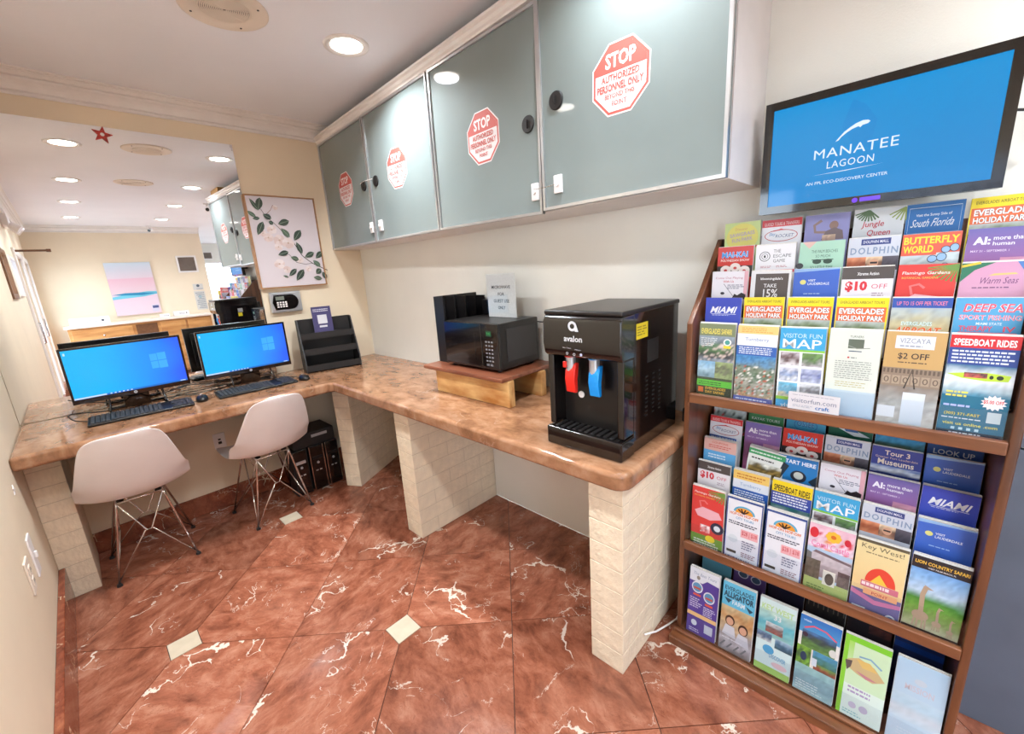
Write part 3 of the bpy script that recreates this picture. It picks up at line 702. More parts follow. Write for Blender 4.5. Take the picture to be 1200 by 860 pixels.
for (bx, by, rr) in ((470, 350, .07), (455, 385, .07), (505, 400, .09), (545, 415, .09), (500, 430, .06), (505, 510, .08), (540, 540, .06), (485, 250, .04), (640, 545, .05), (600, 500, .05), (430, 365, .05)):
    u, v = cv(bx, by)
    for k in range(7):
        a = k * 52 + rp.uniform(-12, 12); r2 = rr * .55
        p.ell(u + math.cos(R(a)) * r2, v + math.sin(R(a)) * r2 * cw / chh, rr * .5, rr * .42 * cw / chh, rp.choice([(236, 220, 218), (232, 212, 208), (226, 202, 198), (240, 228, 228)]), 12)
    p.ell(u, v, rr * .18, rr * .18 * cw / chh, (206, 176, 160), 10)
for (x0, y0, x1, y1, ww) in ((368, 208, 410, 262, .30), (408, 262, 416, 205, .5), (358, 262, 400, 292, .42), (384, 298, 416, 296, .5), (430, 280, 468, 300, .7), (455, 310, 476, 326, .8), (408, 372, 430, 312, .42), (498, 325, 550, 312, .55), (512, 345, 552, 388, .5), (572, 405, 604, 356, .5), (582, 412, 610, 470, .42), (498, 468, 545, 456, .5), (555, 482, 594, 498, .6), (622, 488, 668, 468, .5), (676, 498, 710, 466, .55), (662, 506, 698, 540, .55), (582, 598, 616, 546, .45), (676, 574, 700, 552, .8), (662, 590, 705, 602, .5), (706, 566, 728, 606, .55), (548, 572, 582, 540, .45), (520, 566, 546, 578, .4)):
    a = Vector(cv(x0, y0)); b_ = Vector(cv(x1, y1)); a.x *= cw; b_.x *= cw; a.y *= chh; b_.y *= chh
    d = b_ - a; n_ = Vector((-d.y, d.x)) * ww * .5; pr_ = (0, .55, .9, 1., .75, .35); L_ = [a + d * k / 5 for k in range(6)]
    pts = [L_[0]] + [L_[k] + n_ * pr_[k] for k in (1, 2, 3, 4)] + [L_[5]] + [L_[k] - n_ * pr_[k] for k in (4, 3, 2, 1)]
    c_ = rp.choice([(62, 78, 66), (78, 96, 80), (52, 66, 58), (92, 112, 94)])
    p.poly([(q_.x / cw, q_.y / chh) for q_ in pts[::-1]], c_)
    p.line([(a.x / cw, a.y / chh), (b_.x / cw, b_.y / chh)], .006, (140, 158, 138))
p.build('painted_branch', M['matte_print'], t)

# alarm keypad
t = thing('alarm_keypad', (-.57, -.001, 1.147), 'silver alarm keypad with black oval face below the flower picture', 'keypad')
MB().box(-.668, -.478, -.030, -.001, 1.147, 1.277).build('housing', M['silver'], t, bevel=.008, seg=3)
MB().prism([(0, 0), (.10, 0)] + [(.10 + .045 * math.sin(R(a)), .0475 - .0475 * math.cos(R(a))) for a in range(20, 180, 20)] + [(.10, .095), (0, .095), (-.012, .0475)], .004, fr_y(-.645, 1.165, -.030)).build('face_plate', M['gloss_black'], t, bevel=.001)
MB().box(-.636, -.586, -.0355, -.034, 1.226, 1.25).build('display', mat('lcd_grey', (120, 128, 118), .3), t)
k0 = None
for i in range(4):
    for j in range(3):
        x, z = -.634 + i * .0165, 1.207 - j * .0135
        if k0 is None: k0 = MB().box(x, x + .0115, -.0372, -.034, z, z + .0095).build('key', M['white_plastic'], t, bevel=.001, origin=(x, -.034, z))
        else: inst(k0, t, (x, -.034, z))

def wall_plate(label, mx, w_, h_, kind, m='white_plastic', name='wall_outlet', cat='outlet'):
    t = thing(name, mx.to_translation(), label, cat)
    MB().box(-w_ / 2, w_ / 2, -h_ / 2, h_ / 2, 0, .006, mx).build('cover_plate', M[m], t, bevel=.002)
    if kind == 'outlet':
        for s in (-1, 1):
            MB().box(-.016, .016, s * .021 - .014, s * .021 + .014, .0055, .0085, mx).build('socket', M[m], t, bevel=.002)
            MB().box(-.008, -.006, s * .021 - .006, s * .021 + .006, .0088, .0092, mx).box(.006, .008, s * .021 - .006, s * .021 + .006, .0088, .0092, mx).build('slots', M['matte_black'], t)
    elif kind == 'jack':
        MB().box(-.009, .009, -.020, -.004, .006, .0075, mx).box(-.007, .007, .004, .014, .006, .0075, mx).build('jack', M['matte_black'], t)
    elif kind == 'switch':
        MB().box(-.006, .006, -.012, .012, .006, .014, mx).build('toggle', M[m], t, bevel=.002)
    return t
wall_plate('beige data outlet low on the back wall between the chairs', fr_y(-1.09, .42, 0), .062, .094, 'jack')
wall_plate('beige outlet plate just under the counter edge by the left chair', fr_y(-1.29, .592, 0), .10, .075, 'outlet')
wall_plate('white light switch plate low on left wall', fr_px(-.795, .44, XL), .07, .150, 'switch', name='light_switch', cat='switch')
wall_plate('ivory outlet plate below the switch low on left wall', fr_px(-.97, .445, XL), .07, .118, 'outlet', m='speaker_plate')
t = thing('plug_adapter', (-1.295, -.02, .59), 'black plug adapter in the outlet under the counter', 'adapter')
MB().box(-1.325, -1.265, -.045, -.0105, .585, .62).build('adapter_body', M['matte_black'], t, bevel=.005)
MB().tube([(-1.30, -.03, .586), (-1.305, -.035, .66), (-1.31, -.05, .701)], .003).build('lead', M['matte_black'], t)

# ================================================================ computers
def monitor(x, y, label, rz=0.):
    t = thing('monitor', (x, y, ZC), label, 'monitor', 'black desktop monitors')
    W, z0, z1, yf = .226, .836, 1.102, y
    m_ = MB(); bz = .009; bb = .021
    m_.box(x - W, x + W, yf + .006, yf + .022, z0, z1); m_.box(x - W + .03, x + W - .03, yf + .022, yf + .040, z0 + .03, z1 - .03)
    m_.build('shell', M['black'], t, bevel=.004)
    MB().box(x - W, x - W + bz, yf, yf + .006, z0, z1).box(x + W - bz, x + W, yf, yf + .006, z0, z1).box(x - W + bz, x + W - bz, yf, yf + .006, z1 - bz, z1).box(x - W + bz, x + W - bz, yf, yf + .006, z0, z0 + bb).build('bezel', M['gloss_black'], t)
    sw, sh = 2 * W - 2 * bz, z1 - z0 - bz - bb
    p = Print(sw, sh, fr_y(x - W + bz, z0 + bb, yf + .0055), z0=.0001, step=.00005)
    pts = []; cs = []; fs = []; nx, ny = 16, 8
    a, b_, c_ = lin((22, 176, 238)), lin((24, 150, 244)), lin((44, 92, 240))
    for j in range(ny + 1):
        for i in range(nx + 1):
            u, v = i / nx, j / ny; pts.append((u, v)); q_ = min(1, max(0, (u - .25) / .72)) ** 1.3; g = max(0, 1 - ((u - .78) ** 2 * 10 + (v - .62) ** 2 * 6)) * .35
            cc = [(a[k] * (1 - q_) + c_[k] * q_) for k in range(3)]; cc = [cc[k] * (1 - g) + b_[k] * g for k in range(3)]; cs.append(tuple(cc))
    for j in range(ny):
        for i in range(nx): o_ = j * (nx + 1) + i; fs.append([o_, o_ + 1, o_ + nx + 2, o_ + nx + 1])
    p.add(pts, fs, cs)
    lg = (60, 168, 250)
    for (u0, v0, u1, v1) in ((.70, .55, .765, .70), (.77, .55, .85, .71), (.70, .38, .765, .535), (.77, .37, .85, .535)): p.rect(u0, v0, u1, v1, lg)
    p.k += 1; p.rect(0, 0, 1, .032, (30, 110, 200)); p.rect(.0, .004, .26, .03, (206, 222, 240)); 
    for k in range(6): p.k += 1; p.rect(.29 + k * .035, .008, .305 + k * .035, .026, (226, 236, 246))
    p.rect(.93, .008, .98, .024, (206, 222, 240)); p.rect(.015, .90, .03, .95, (190, 220, 250))
    p.build('lit_screen', M['screen'], t)
    e = Print(.014, .014, fr_y(x - .007, z0 + .0035, yf), z0=.0003, step=.0001); e.ell(.5, .5, .5, .5, (190, 192, 196)); e.text('hp', .22, .2, .78, .8, (30, 30, 34), .02, shear=.1); e.build('badge', M['matte_print'], t)
    s = MB()
    s.tube([(x - .10, yf + .02, z0 + .03), (x - .105, yf - .01, z0 - .03), (x - .11, yf - .06, ZC + .006), (x - .11, yf + .10, ZC + .006)], .005, 8)
    s.tube([(x + .10, yf + .02, z0 + .03), (x + .105, yf - .01, z0 - .03), (x + .11, yf - .06, ZC + .006), (x + .11, yf + .10, ZC + .006)], .005, 8)
    s.box(x - .115, x + .115, yf + .095, yf + .106, ZC + .001, ZC + .011); s.box(x - .05, x + .05, yf + .03, yf + .06, ZC + .01, z0 + .06)
    s.build('stand', M['gloss_black'], t, smooth=True)
    return t
monitor(-1.409, -.185, 'left black computer monitor showing blue desktop, nearest the left wall')
monitor(-.892, -.195, 'right black computer monitor showing blue desktop, beside the letter tray')
def keyboard(cx, cy, rz, label):
    t = thing('keyboard', (0, 0, 0), label, 'keyboard', 'black keyboards')
    mx = Matrix.Translation((cx, cy, ZC + .001)) @ Matrix.Rotation(rz, 4, 'Z') @ Matrix.Rotation(R(3), 4, 'X')
    W, Dp = .196, .070
    MB().box(-W, W, -Dp, Dp, .004, .016, mx).build('keyboard_base', M['black'], t, bevel=.004)
    kb = MB()
    for r in range(6):
        y = Dp - .018 - r * .0215 - (.004 if r else 0); 
        for (a, n_) in ((-W + .010, 15), (.098 - W + .205, 3), (W - .078, 4)):
            wd = .0165 if n_ != 15 else .0172
            if n_ == 3 and r in (3,): continue
            kk = 0
            while kk < n_:
                sp = 6 if (n_ == 15 and r == 5 and kk == 4) else 1
                if n_ == 3 and r == 4 and kk != 1: kk += 1; continue
                x0 = a + kk * wd; kb.box(x0 + .0012, x0 + wd * sp - .0012, y - .0085, y + .0085, .016, .0215, mx); kk += sp
    tag(kb.build('keycaps', M['dark_key'], t, bevel=.0015, seg=1), kind='stuff')
    t.location = (0, 0, 0)
    return t
keyboard(-1.408, -.330, R(-3), 'black keyboard in front of the left monitor')
keyboard(-.912, -.345, R(-1.5), 'black keyboard in front of the right monitor')
def mouse(x, y, rz, label):
    t = thing('computer_mouse', (x, y, ZC), label, 'mouse', 'black computer mice')
    mx = Matrix.Translation((x, y, ZC + .0005)) @ Matrix.Rotation(rz, 4, 'Z')
    m_ = MB(); n_ = 20; rings = ((0, 1.0), (.010, 1.03), (.019, .92), (.026, .66), (.030, .30))
    for z, s in rings:
        for i in range(n_):
            a = 2 * PI * i / n_; m_.v.append(mx @ Vector((.027 * s * math.cos(a), .046 * s * math.sin(a) + .004 * (1 - s), z)))
    for k in range(len(rings) - 1):
        for i in range(n_): j = (i + 1) % n_; q_ = k * n_; m_.f.append([q_ + i, q_ + j, q_ + n_ + j, q_ + n_ + i])
    m_.f.append([len(m_.v) - n_ + i for i in range(n_)]); m_.f.append(list(range(n_))[::-1])
    m_.build('mouse_body', M['black'], t, smooth=True)
    MB().cyl(mx @ Vector((-.003, .022, .0265)), mx @ Vector((.003, .022, .0265)), .0055, n=14).build('scroll_wheel', M['silver'], t)
mouse(-1.172, -.335, R(-4), 'black mouse between the two keyboards')
mouse(-.668, -.375, R(2), 'black mouse right of the right keyboard near the letter tray')
for k, (pts, lb) in enumerate([
    ([(-1.17, -.29, .766), (-1.16, -.2, .765), (-1.20, -.12, .765), (-1.32, -.08, .765), (-1.42, -.05, .768)], 'black mouse lead curling behind the left monitor'),
    ([(-.667, -.33, .766), (-.70, -.22, .765), (-.80, -.13, .765), (-.95, -.09, .765), (-1.05, -.06, .768)], 'black mouse lead running behind the right monitor'),
    ([(-1.585, -.30, .768), (-1.64, -.27, .78), (-1.66, -.22, .80), (-1.62, -.16, .79), (-1.54, -.13, .77), (-1.45, -.1, .77)], 'black cable looping at the left end of left keyboard'),
    ([(-1.21, -.15, .768), (-1.13, -.17, .772), (-1.05, -.15, .768), (-1.0, -.12, .768)], 'dark cable lying between the two monitor stands'),
    ([(-1.25, -.10, .770), (-1.16, -.12, .774), (-1.08, -.09, .770), (-.98, -.08, .770)], 'dark cable close to mirror between the two monitor stands')]):
    sm = []
    for i in range(len(pts) - 1):
        p0, p1, p2, p3 = [Vector(pts[min(max(q_, 0), len(pts) - 1)]) for q_ in (i - 1, i, i + 1, i + 2)]
        for s in range(6):
            u = s / 6; sm.append(.5 * ((2 * p1) + (p2 - p0) * u + (2 * p0 - 5 * p1 + 4 * p2 - p3) * u * u + (3 * p1 - p0 - 3 * p2 + p3) * u ** 3))
    sm.append(Vector(pts[-1])); tag(MB().tube(sm, .0028, 6).build('cable', M['matte_black'], smooth=True), lb, 'cable')

# ================================================================ letter tray with card
t = thing('letter_tray', (-.43, -.18, ZC), 'black tiered wooden letter tray in the corner of counter', 'tray')
TA = math.atan2(-.072, .305)
tm = Matrix.Translation((-.600, -.245, ZC + .0005)) @ Matrix.Rotation(TA, 4, 'Z')    # x along front, y to the back, z up
TW, TD, TH = .340, .185, .330
side = [(0, 0), (TD, 0), (TD, TH), (TD - .055, TH), (0.0, .075)]
def syz(x): return tm @ Matrix.Translation((x, 0, 0)) @ Matrix(((0, 0, 1, 0), (1, 0, 0, 0), (0, 1, 0, 0), (0, 0, 0, 1)))
MB().prism(side, .008, syz(0)).build('side_panel', M['matte_black'], t, bevel=.001)
MB().prism(side, .008, syz(TW - .008)).build('side_panel', M['matte_black'], t, bevel=.001)
MB().box(.008, TW - .008, TD - .008, TD, 0, TH, tm).build('back_panel', M['matte_black'], t)
for k, (y0, z0) in enumerate(((.002, .008), (.042, .108), (.082, .205))):
    MB().box(.008, TW - .008, y0, TD - .008, z0, z0 + .007, tm).build('shelf', M['matte_black'], t)
    MB().box(.008, TW - .008, y0, y0 + .007, z0 + .007, z0 + .040, tm).build('shelf_lip', M['matte_black'], t)
tag(MB().box(.12, .30, .055, .16, .113, .116, tm).build('paper_sheet', M['paper']), 'thin paper sheet lying in middle tier of black letter tray', 'paper')
t = thing('info_card', (-.44, -.14, 1.0), 'small dark blue card standing in the top tier of letter tray', 'card')
cm = tm @ Matrix.Translation((.098, .100, .240)) @ Matrix(((1, 0, 0, 0), (0, 0, -1, 0), (0, 1, 0, 0), (0, 0, 0, 1))) @ Matrix.Rotation(R(-6), 4, 'X')
MB().box(0, .118, 0, .168, -.003, 0, cm).build('card_board', mat('navy_card', (62, 58, 110), .4), t)
p = Print(.118, .168, cm); p.rect(0, 0, 1, 1, (66, 60, 112)); p.lines(.08, .80, .92, .93, 2, (226, 224, 236), 4, .5, .9); p.rect(.26, .34, .74, .68, (226, 226, 232)); p.rect(.3, .2, .7, .27, (232, 232, 238))
p.build('card_print', M['print'], t)

# ================================================================ chairs
def chair(label):
    t = thing('shell_chair', (0, 0, 0), label, 'chair', 'white shell chairs at the computer counter')
    prof = [(.205, .398), (.19, .412), (.13, .408), (.05, .400), (-.04, .398), (-.12, .408), (-.175, .432), (-.212, .475), (-.248, .53), (-.284, .60), (-.318, .67), (-.342, .735), (-.351, .770)]
    hw = [.155, .185, .200, .205, .207, .208, .208, .207, .196, .178, .158, .138, .115]
    nu = 15; m_ = MB(); n_ = len(prof)
    for k, (y, z) in enumerate(prof):
        for i in range(nu):
            s = -1 + 2 * i / (nu - 1)
            if k < 6: dz = .045 * abs(s) ** 2.6 * (0.35 + .65 * k / 6); dy = 0
            elif k < 8: dz = .05 * abs(s) ** 2.6; dy = .050 * abs(s) ** 2.2
            else: dz = -.004 * abs(s) ** 6; dy = (.055 - .043 * (k - 8) / 4) * abs(s) ** 2
            x = s * hw[k]
            if k == n_ - 1: dz -= .012 * abs(s) ** 4
            if k == 0: dy -= .03 * abs(s) ** 3
            m_.v.append(Vector((x, y + dy, z + dz)))
    for k in range(n_ - 1):
        for i in range(nu - 1): q_ = k * nu + i; m_.f.append([q_, q_ + 1, q_ + nu + 1, q_ + nu])
    o = m_.build('seat_shell', M['shell'], t, smooth=True)
    so = o.modifiers.new('thick', 'SOLIDIFY'); so.thickness = .0055; so.offset = 0
    sb = o.modifiers.new('sub', 'SUBSURF'); sb.levels = 2; sb.render_levels = 2
    feet = [(-.152, -.130), (.152, -.130), (.172, .190), (-.172, .190)]; top = [(-.085, -.115), (.085, -.115), (.085, .10), (-.085, .10)]
    zt = .392
    for k in range(4):
        f = Vector((*feet[k], .008)); tp = Vector((*top[k], zt))
        MB().tube([f, f.lerp(tp, .94) + Vector((0, 0, 0)), tp], .0050, 8).build('leg', M['chrome'], t, smooth=True)
        MB().cyl((f.x, f.y, 0), (f.x, f.y, .012), .0115, .009, 14).build('foot_glide', M['matte_black'], t)
    w_ = MB()
    for k in range(4):
        j = (k + 1) % 4; fa, fb = Vector((*feet[k], .015)), Vector((*feet[j], .015)); ta, tb = Vector((*top[k], zt)), Vector((*top[j], zt))
        mid = (fa + fb + ta + tb) / 4; mid.z = .215; cin = mid * .55; mid = Vector((mid.x * .85, mid.y * .85, mid.z))
        w_.tube([fa, mid + (fa - fb).normalized() * .015, mid - (fa - fb).normalized() * .01, tb], .0036, 8)
        w_.tube([fb, mid + (fb - fa).normalized() * .015, mid - (fb - fa).normalized() * .01, ta], .0036, 8)
        w_.tube([ta, tb], .0045, 8)
    w_.build('wire_struts', M['chrome'], t, smooth=True)
    for (a, b_) in ((-.07, -.09), (.07, -.09), (.07, .08), (-.07, .08)): MB().cyl((a, b_, .385), (a, b_, .397), .014, n=12).build('shock_mount', M['matte_black'], t)
    return t
c1 = chair('white shell chair with wire legs, left one by the brick pillar')
copy_thing(c1, (-.940, -.332, 0), R(4), 'white shell chair with wire legs, right one in front of the computer towers')
c1.location = (-1.505, -.318, 0); c1.rotation_euler = (0, 0, R(-2))

# ================================================================ computer towers under the counter
for k, (x0, x1, lb) in enumerate(((-.800, -.706, 'black computer tower under the counter, partly behind the right chair'), (-.694, -.606, 'black computer tower in the middle of three under counter'), (-.592, -.510, 'black computer tower against the diagonal brick pillar'))):
    y0 = -.295; t = thing('computer_tower', ((x0 + x1) / 2, y0 + .11, 0), lb, 'computer', 'small computer towers under the counter')
    dpt = (.12, .25, .13)[k]
    MB().box(x0, x1, y0, y0 + dpt, .004, .305).build('case', M['matte_black'], t, bevel=.003)
    if k: MB().box(x0 - .001, x0 + .004, y0 - .006, y0, .004, .305).box(x1 - .004, x1 + .001, y0 - .006, y0, .004, .305).build('chrome_edge', M['chrome'], t)
    MB().box(x0 + .006, x1 - .006, y0 - .005, y0, .008, .300).build('front_panel', M['gloss_black'], t, bevel=.002)
    c_ = (x0 + x1) / 2
    MB().box(c_ - .030, c_ + .030, y0 - .009, y0 - .005, .215, .235).build('drive_door', M['black'] if k else M['silver'], t, bevel=.001)
    MB().cyl((c_, y0 - .005, .19), (c_, y0 - .010, .19), .008, n=16).build('power_button', M['silver'], t)
    MB().box(c_ - .02, c_ - .006, y0 - .0075, y0 - .005, .135, .142).box(c_ + .003, c_ + .017, y0 - .0075, y0 - .005, .135, .142).build('ports', M['silver'], t)
t = thing('desktop_computer', (-.66, -.2, .306), 'black desktop unit lying flat on top of the computer towers', 'computer')
MB().box(-.775, -.515, -.285, -.075, .307, .395).build('case', M['matte_black'], t, bevel=.003)
MB().box(-.66, -.56, -.289, -.285, .360, .378).build('drive_slot', M['silver'], t, bevel=.001)

# ================================================================ microwave corner
t = thing('riser_stand', (-.2, -1.53, ZC), 'low wooden stand of pine planks with dark stained top under microwave', 'stand')
MB().box(-.395, -.030, -1.800, -1.245, .876, .894).build('top_board', M['red_board'], t, bevel=.004)
MB().box(-.362, -.326, -1.805, -1.300, ZC + .0005, .876).build('foot_plank', M['pine'], t, bevel=.003)
MB().box(-.160, -.124, -1.812, -1.300, ZC + .0005, .876).build('foot_plank', M['pine'], t, bevel=.003)
t = thing('microwave', (-.19, -1.54, .894), 'black countertop microwave oven on the wooden stand', 'microwave')
X0, X1, Y0, Y1, Z0, Z1 = -.330, -.065, -1.728, -1.358, .904, 1.110
MB().box(X0 + .012, X1, Y0, Y1, Z0, Z1).build('casing', M['black'], t, bevel=.005)
YD = -1.623
MB().box(X0, X0 + .012, YD + .002, Y1, Z0 + .002, Z1 - .002).build('door', M['gloss_black'], t, bevel=.003)
MB().box(X0 - .002, X0, YD + .045, Y1 - .035, Z0 + .04, Z1 - .035).build('door_window', M['gloss_black'], t, bevel=.001)
MB().box(X0, X0 + .012, Y0, YD - .001, Z0 + .002, Z1 - .002).build('control_panel', M['gloss_black'], t, bevel=.003)
p = Print(.10, .20, fr_x(YD - .002, Z0 + .002, X0)); p.rect(.28, .74, .62, .86, (24, 70, 40)); p.text('9:41', .34, .77, .56, .83, (60, 190, 100))
p.k += 1
for r in range(6):
    for c_ in range(3): p.rect(.22 + c_ * .18, .60 - r * .085, .33 + c_ * .18, .635 - r * .085, (150, 150, 156)); p.k -= 1
p.k += 1; p.rect(.22, .08, .40, .13, (120, 120, 126)); p.rect(.46, .08, .64, .13, (120, 120, 126))
p.build('buttons', M['print'], t)
mxs = Matrix.Translation((X0 + .02, Y0, Z0)) @ Matrix(((1, 0, 0, 0), (0, 0, -1, 0), (0, 1, 0, 0), (0, 0, 0, 1)))
MB().box(.030, .222, .034, .178, 0, .003, mxs).build('side_vent_panel', M['dark_key'], t, bevel=.003)
for (x, y) in ((X0 + .03, Y0 + .03), (X0 + .03, Y1 - .03), (X1 - .03, Y0 + .03), (X1 - .03, Y1 - .03)): MB().cyl((x, y, .8942), (x, y, Z0), .012, n=12).build('foot', M['matte_black'], t)
MB().tube([(X1 - .02, Y0 + .01, 1.09), (X1 + .03, Y0 - .012, 1.08), (X1 + .045, Y0 - .02, 1.0), (X1 + .04, Y0 - .03, .92), (X1 + .05, Y0 - .04, .80), (X1 + .055, Y0 - .04, .763)], .003).build('power_cord', M['matte_black'], t)
t = thing('utensil_organizer', (-.16, -1.29, .894), 'tall black divided organizer standing left of the microwave', 'organizer')
MB().box(-.300, -.020, -1.262, -1.256, .895, 1.222).build('back_panel', M['black'], t, bevel=.001)
for k in range(5): x = -.300 + k * .0685; MB().box(x, x + .006, -1.330, -1.262, .895, 1.222 - .004 * k).build('divider', M['black'], t)
MB().box(-.294, -.020, -1.330, -1.262, .895, .901).build('organizer_floor', M['black'], t)
MB().box(-.294, -.030, -1.330, -1.326, .901, .99).build('front_rail', M['black'], t)
t = thing('utensil_caddy', (-.04, -1.38, .894), 'lower black caddy behind the microwave beside tall organizer', 'caddy')
MB().box(-.058, -.036, -1.44, -1.345, .895, 1.185).build('caddy_front', M['black'], t, bevel=.002)
MB().box(-.036, -.010, -1.44, -1.345, .895, 1.150).build('caddy_back', M['black'], t, bevel=.002)
t = thing('paper_sign', (-.15, -1.58, Z1), 'white microwave sign in a clear stand on top of the microwave', 'sign')
MB().box(-.1510, -.1495, -1.677, -1.492, Z1 + .003, 1.312).build('sheet', M['paper'], t)
MB().box(-.1545, -.1525, -1.679, -1.490, Z1 + .001, 1.315).box(-.1545, -.10, -1.679, -1.490, Z1 + .0005, Z1 + .003).build('clear_holder', M['acrylic'], t)
p = Print(.185, .20, fr_x(-1.492, Z1 + .003, -.1512), z0=.0003); 
for s, v, w_ in (('MICROWAVE', .66, .66), ('FOR', .50, .22), ('GUEST USE', .34, .56), ('ONLY', .185, .26), ('ROOM', .05, .26)):
    if s != 'ROOM': p.text(s, .5 - w_ / 2, v, .5 + w_ / 2, v + .075, (60, 60, 66), .012)
p.build('lettering', M['matte_print'], t)

# ================================================================ water dispenser
t = thing('water_dispenser', (-.33, -2.285, ZC), 'black countertop water dispenser with red and blue taps', 'dispenser')
ya, yb = -2.425, -2.150; ZB = ZC + .0008
MB().box(-.458, -.150, ya + .004, yb - .004, ZB, 1.196).build('body', M['gloss_black'], t, bevel=.004)
MB().box(-.530, -.150, ya, yb, 1.188, 1.203).build('top_cover', M['black'], t, bevel=.005)
hp = [(-.525, 1.060), (-.459, 1.060), (-.459, 1.190), (-.525, 1.190), (-.538, 1.170), (-.540, 1.10), (-.535, 1.07)]
MB().prism([(a, b_) for a, b_ in hp], yb - ya, Matrix.Translation((0, yb, 0)) @ Matrix(((1, 0, 0, 0), (0, 0, -1, 0), (0, 1, 0, 0), (0, 0, 0, 1)))).build('control_head', M['gloss_black'], t, bevel=.006, seg=3)
for y0 in (ya + .002, yb - .024): MB().box(-.520, -.459, y0, y0 + .022, .826, 1.062).build('side_column', M['gloss_black'], t, bevel=.004)
MB().box(-.463, -.459, ya + .024, yb - .024, .80, 1.060).build('recess_back', M['black'], t)
MB().box(-.538, -.459, ya - .001, yb + .001, ZB, .822).build('tray_housing', M['gloss_black'], t, bevel=.006, seg=3)
g = MB()
for k in range(10): yy = ya + .035 + k * .0225; g.box(-.525, -.468, yy, yy + .012, .822, .8255)
tag(g.build('drip_grille', M['matte_black'], t, bevel=.001, seg=1), kind='stuff')
def tap(y, m, mk):
    MB().cyl((-.497, y, 1.062), (-.497, y, 1.052), .017, n=20).cyl((-.497, y, 1.052), (-.497, y, 1.010), .0155, n=20).build('spout', M['silver'], t, smooth=False, bevel=.001)
    MB().cyl((-.497, y, 1.066), (-.497, y, 1.055), .019, n=20).build('spout_collar', M[mk], t)
    MB().prism([(-.500, 1.035), (-.512, 1.012), (-.516, .985), (-.508, .940), (-.495, .940), (-.495, .985), (-.490, 1.010), (-.486, 1.035)], .036, Matrix.Translation((0, y + .012, 0)) @ Matrix(((1, 0, 0, 0), (0, 0, -1, 0), (0, 1, 0, 0), (0, 0, 0, 1)))).build('tap_lever', M[mk], t, bevel=.003)
tap(-2.225, 'red', 'red'); tap(-2.312, 'blue', 'blue')
MB().box(-.520, -.512, -2.222, -2.210, 1.022, 1.042).build('child_lock_button', M['red'], t, bevel=.002)
MB().cyl((-.470, -2.243, .925), (-.467, -2.243, .925), .011, n=18).build('round_sticker', M['white_plastic'], t)
p = Print(yb - ya, .13, fr_x(yb, 1.062, -.5402), z0=.0006)
p.ring(.42, .74, .055, .115, .026, (235, 235, 240)); p.k += 1; p.poly([(.455, .62), (.50, .62), (.475, .78), (.46, .84), (.45, .74)], (235, 235, 240)); p.text('avalon', .305, .38, .545, .52, (238, 238, 242), .02)
p.text('Hot', .285, .215, .325, .245, (200, 200, 206)); p.text('Clean', .335, .215, .40, .245, (200, 200, 206)); p.text('Filter', .45, .19, .53, .215, (200, 200, 206))
for u, v in ((.345, .10), (.44, .09), (.53, .10)): p.ring(u, v, .016, .034, .007, (190, 190, 196))
p.ell(.53, .10, .012, .025, (200, 200, 240)); p.build('front_logo', M['print'], t)
p = Print(.30, .44, Matrix.Translation((-.455, ya, ZC)) @ Matrix(((1, 0, 0, 0), (0, 0, -1, 0), (0, 1, 0, 0), (0, 0, 0, 1))), z0=-.0032)
p.rect(.03, .80, .27, .905, (240, 216, 40)); p.lines(.05, .82, .25, .89, 4, (150, 130, 30), 5); p.build('yellow_sticker', M['print'], t)
MB().box(-.375, -.300, ya + .0032, ya + .0042, 1.03, 1.10).build('handle_recess', M['matte_black'], t)
vg = MB()
for i in range(10):
    for j in range(3): vg.box(-.385 + j * .045, -.370 + j * .045, ya + .0030, ya + .0042, .86 + i * .014, .865 + i * .014)
tag(vg.build('side_vents', M['matte_black'], t), kind='stuff')
MB().box(-.150, -.120, ya + .02, yb - .02, ZB + .03, 1.15).build('rear_coil_cover', M['matte_black'], t)
p = Print(.05, .08, fr_my(-.30, 1.02, yb - .004), z0=.0006); p.rect(0, .5, .9, 1, (160, 162, 164)); p.k += 1; p.rect(.2, 0, .95, .45, (236, 214, 40)); p.build('rear_stickers', M['print'], t)
t = thing('power_strip', (-.05, -2.44, ZC), 'black power adapter lying on counter between dispenser and rack', 'adapter')
MB().box(-.125, -.010, -2.468, -2.432, ZC + .0008, ZC + .055).build('adapter_body', M['matte_black'], t, bevel=.008, seg=3)
MB().tube([(-.02, -2.45, ZC + .03), (-.006, -2.472, ZC + .01), (-.006, -2.485, .70), (-.006, -2.487, .3), (-.03, -2.486, .10)], .003).build('lead', M['matte_black'], t)
tag(MB().tube([(-.40 + .0, -2.436, .055), (-.33, -2.446, .02), (-.26, -2.462, .008), (-.22, -2.475, .010), (-.20, -2.487, .05), (-.02, -2.488, .10)], .0032, 8).build('cable', M['white_plastic'], smooth=True), 'white cable curling on floor between brick pillar and rack', 'cable')

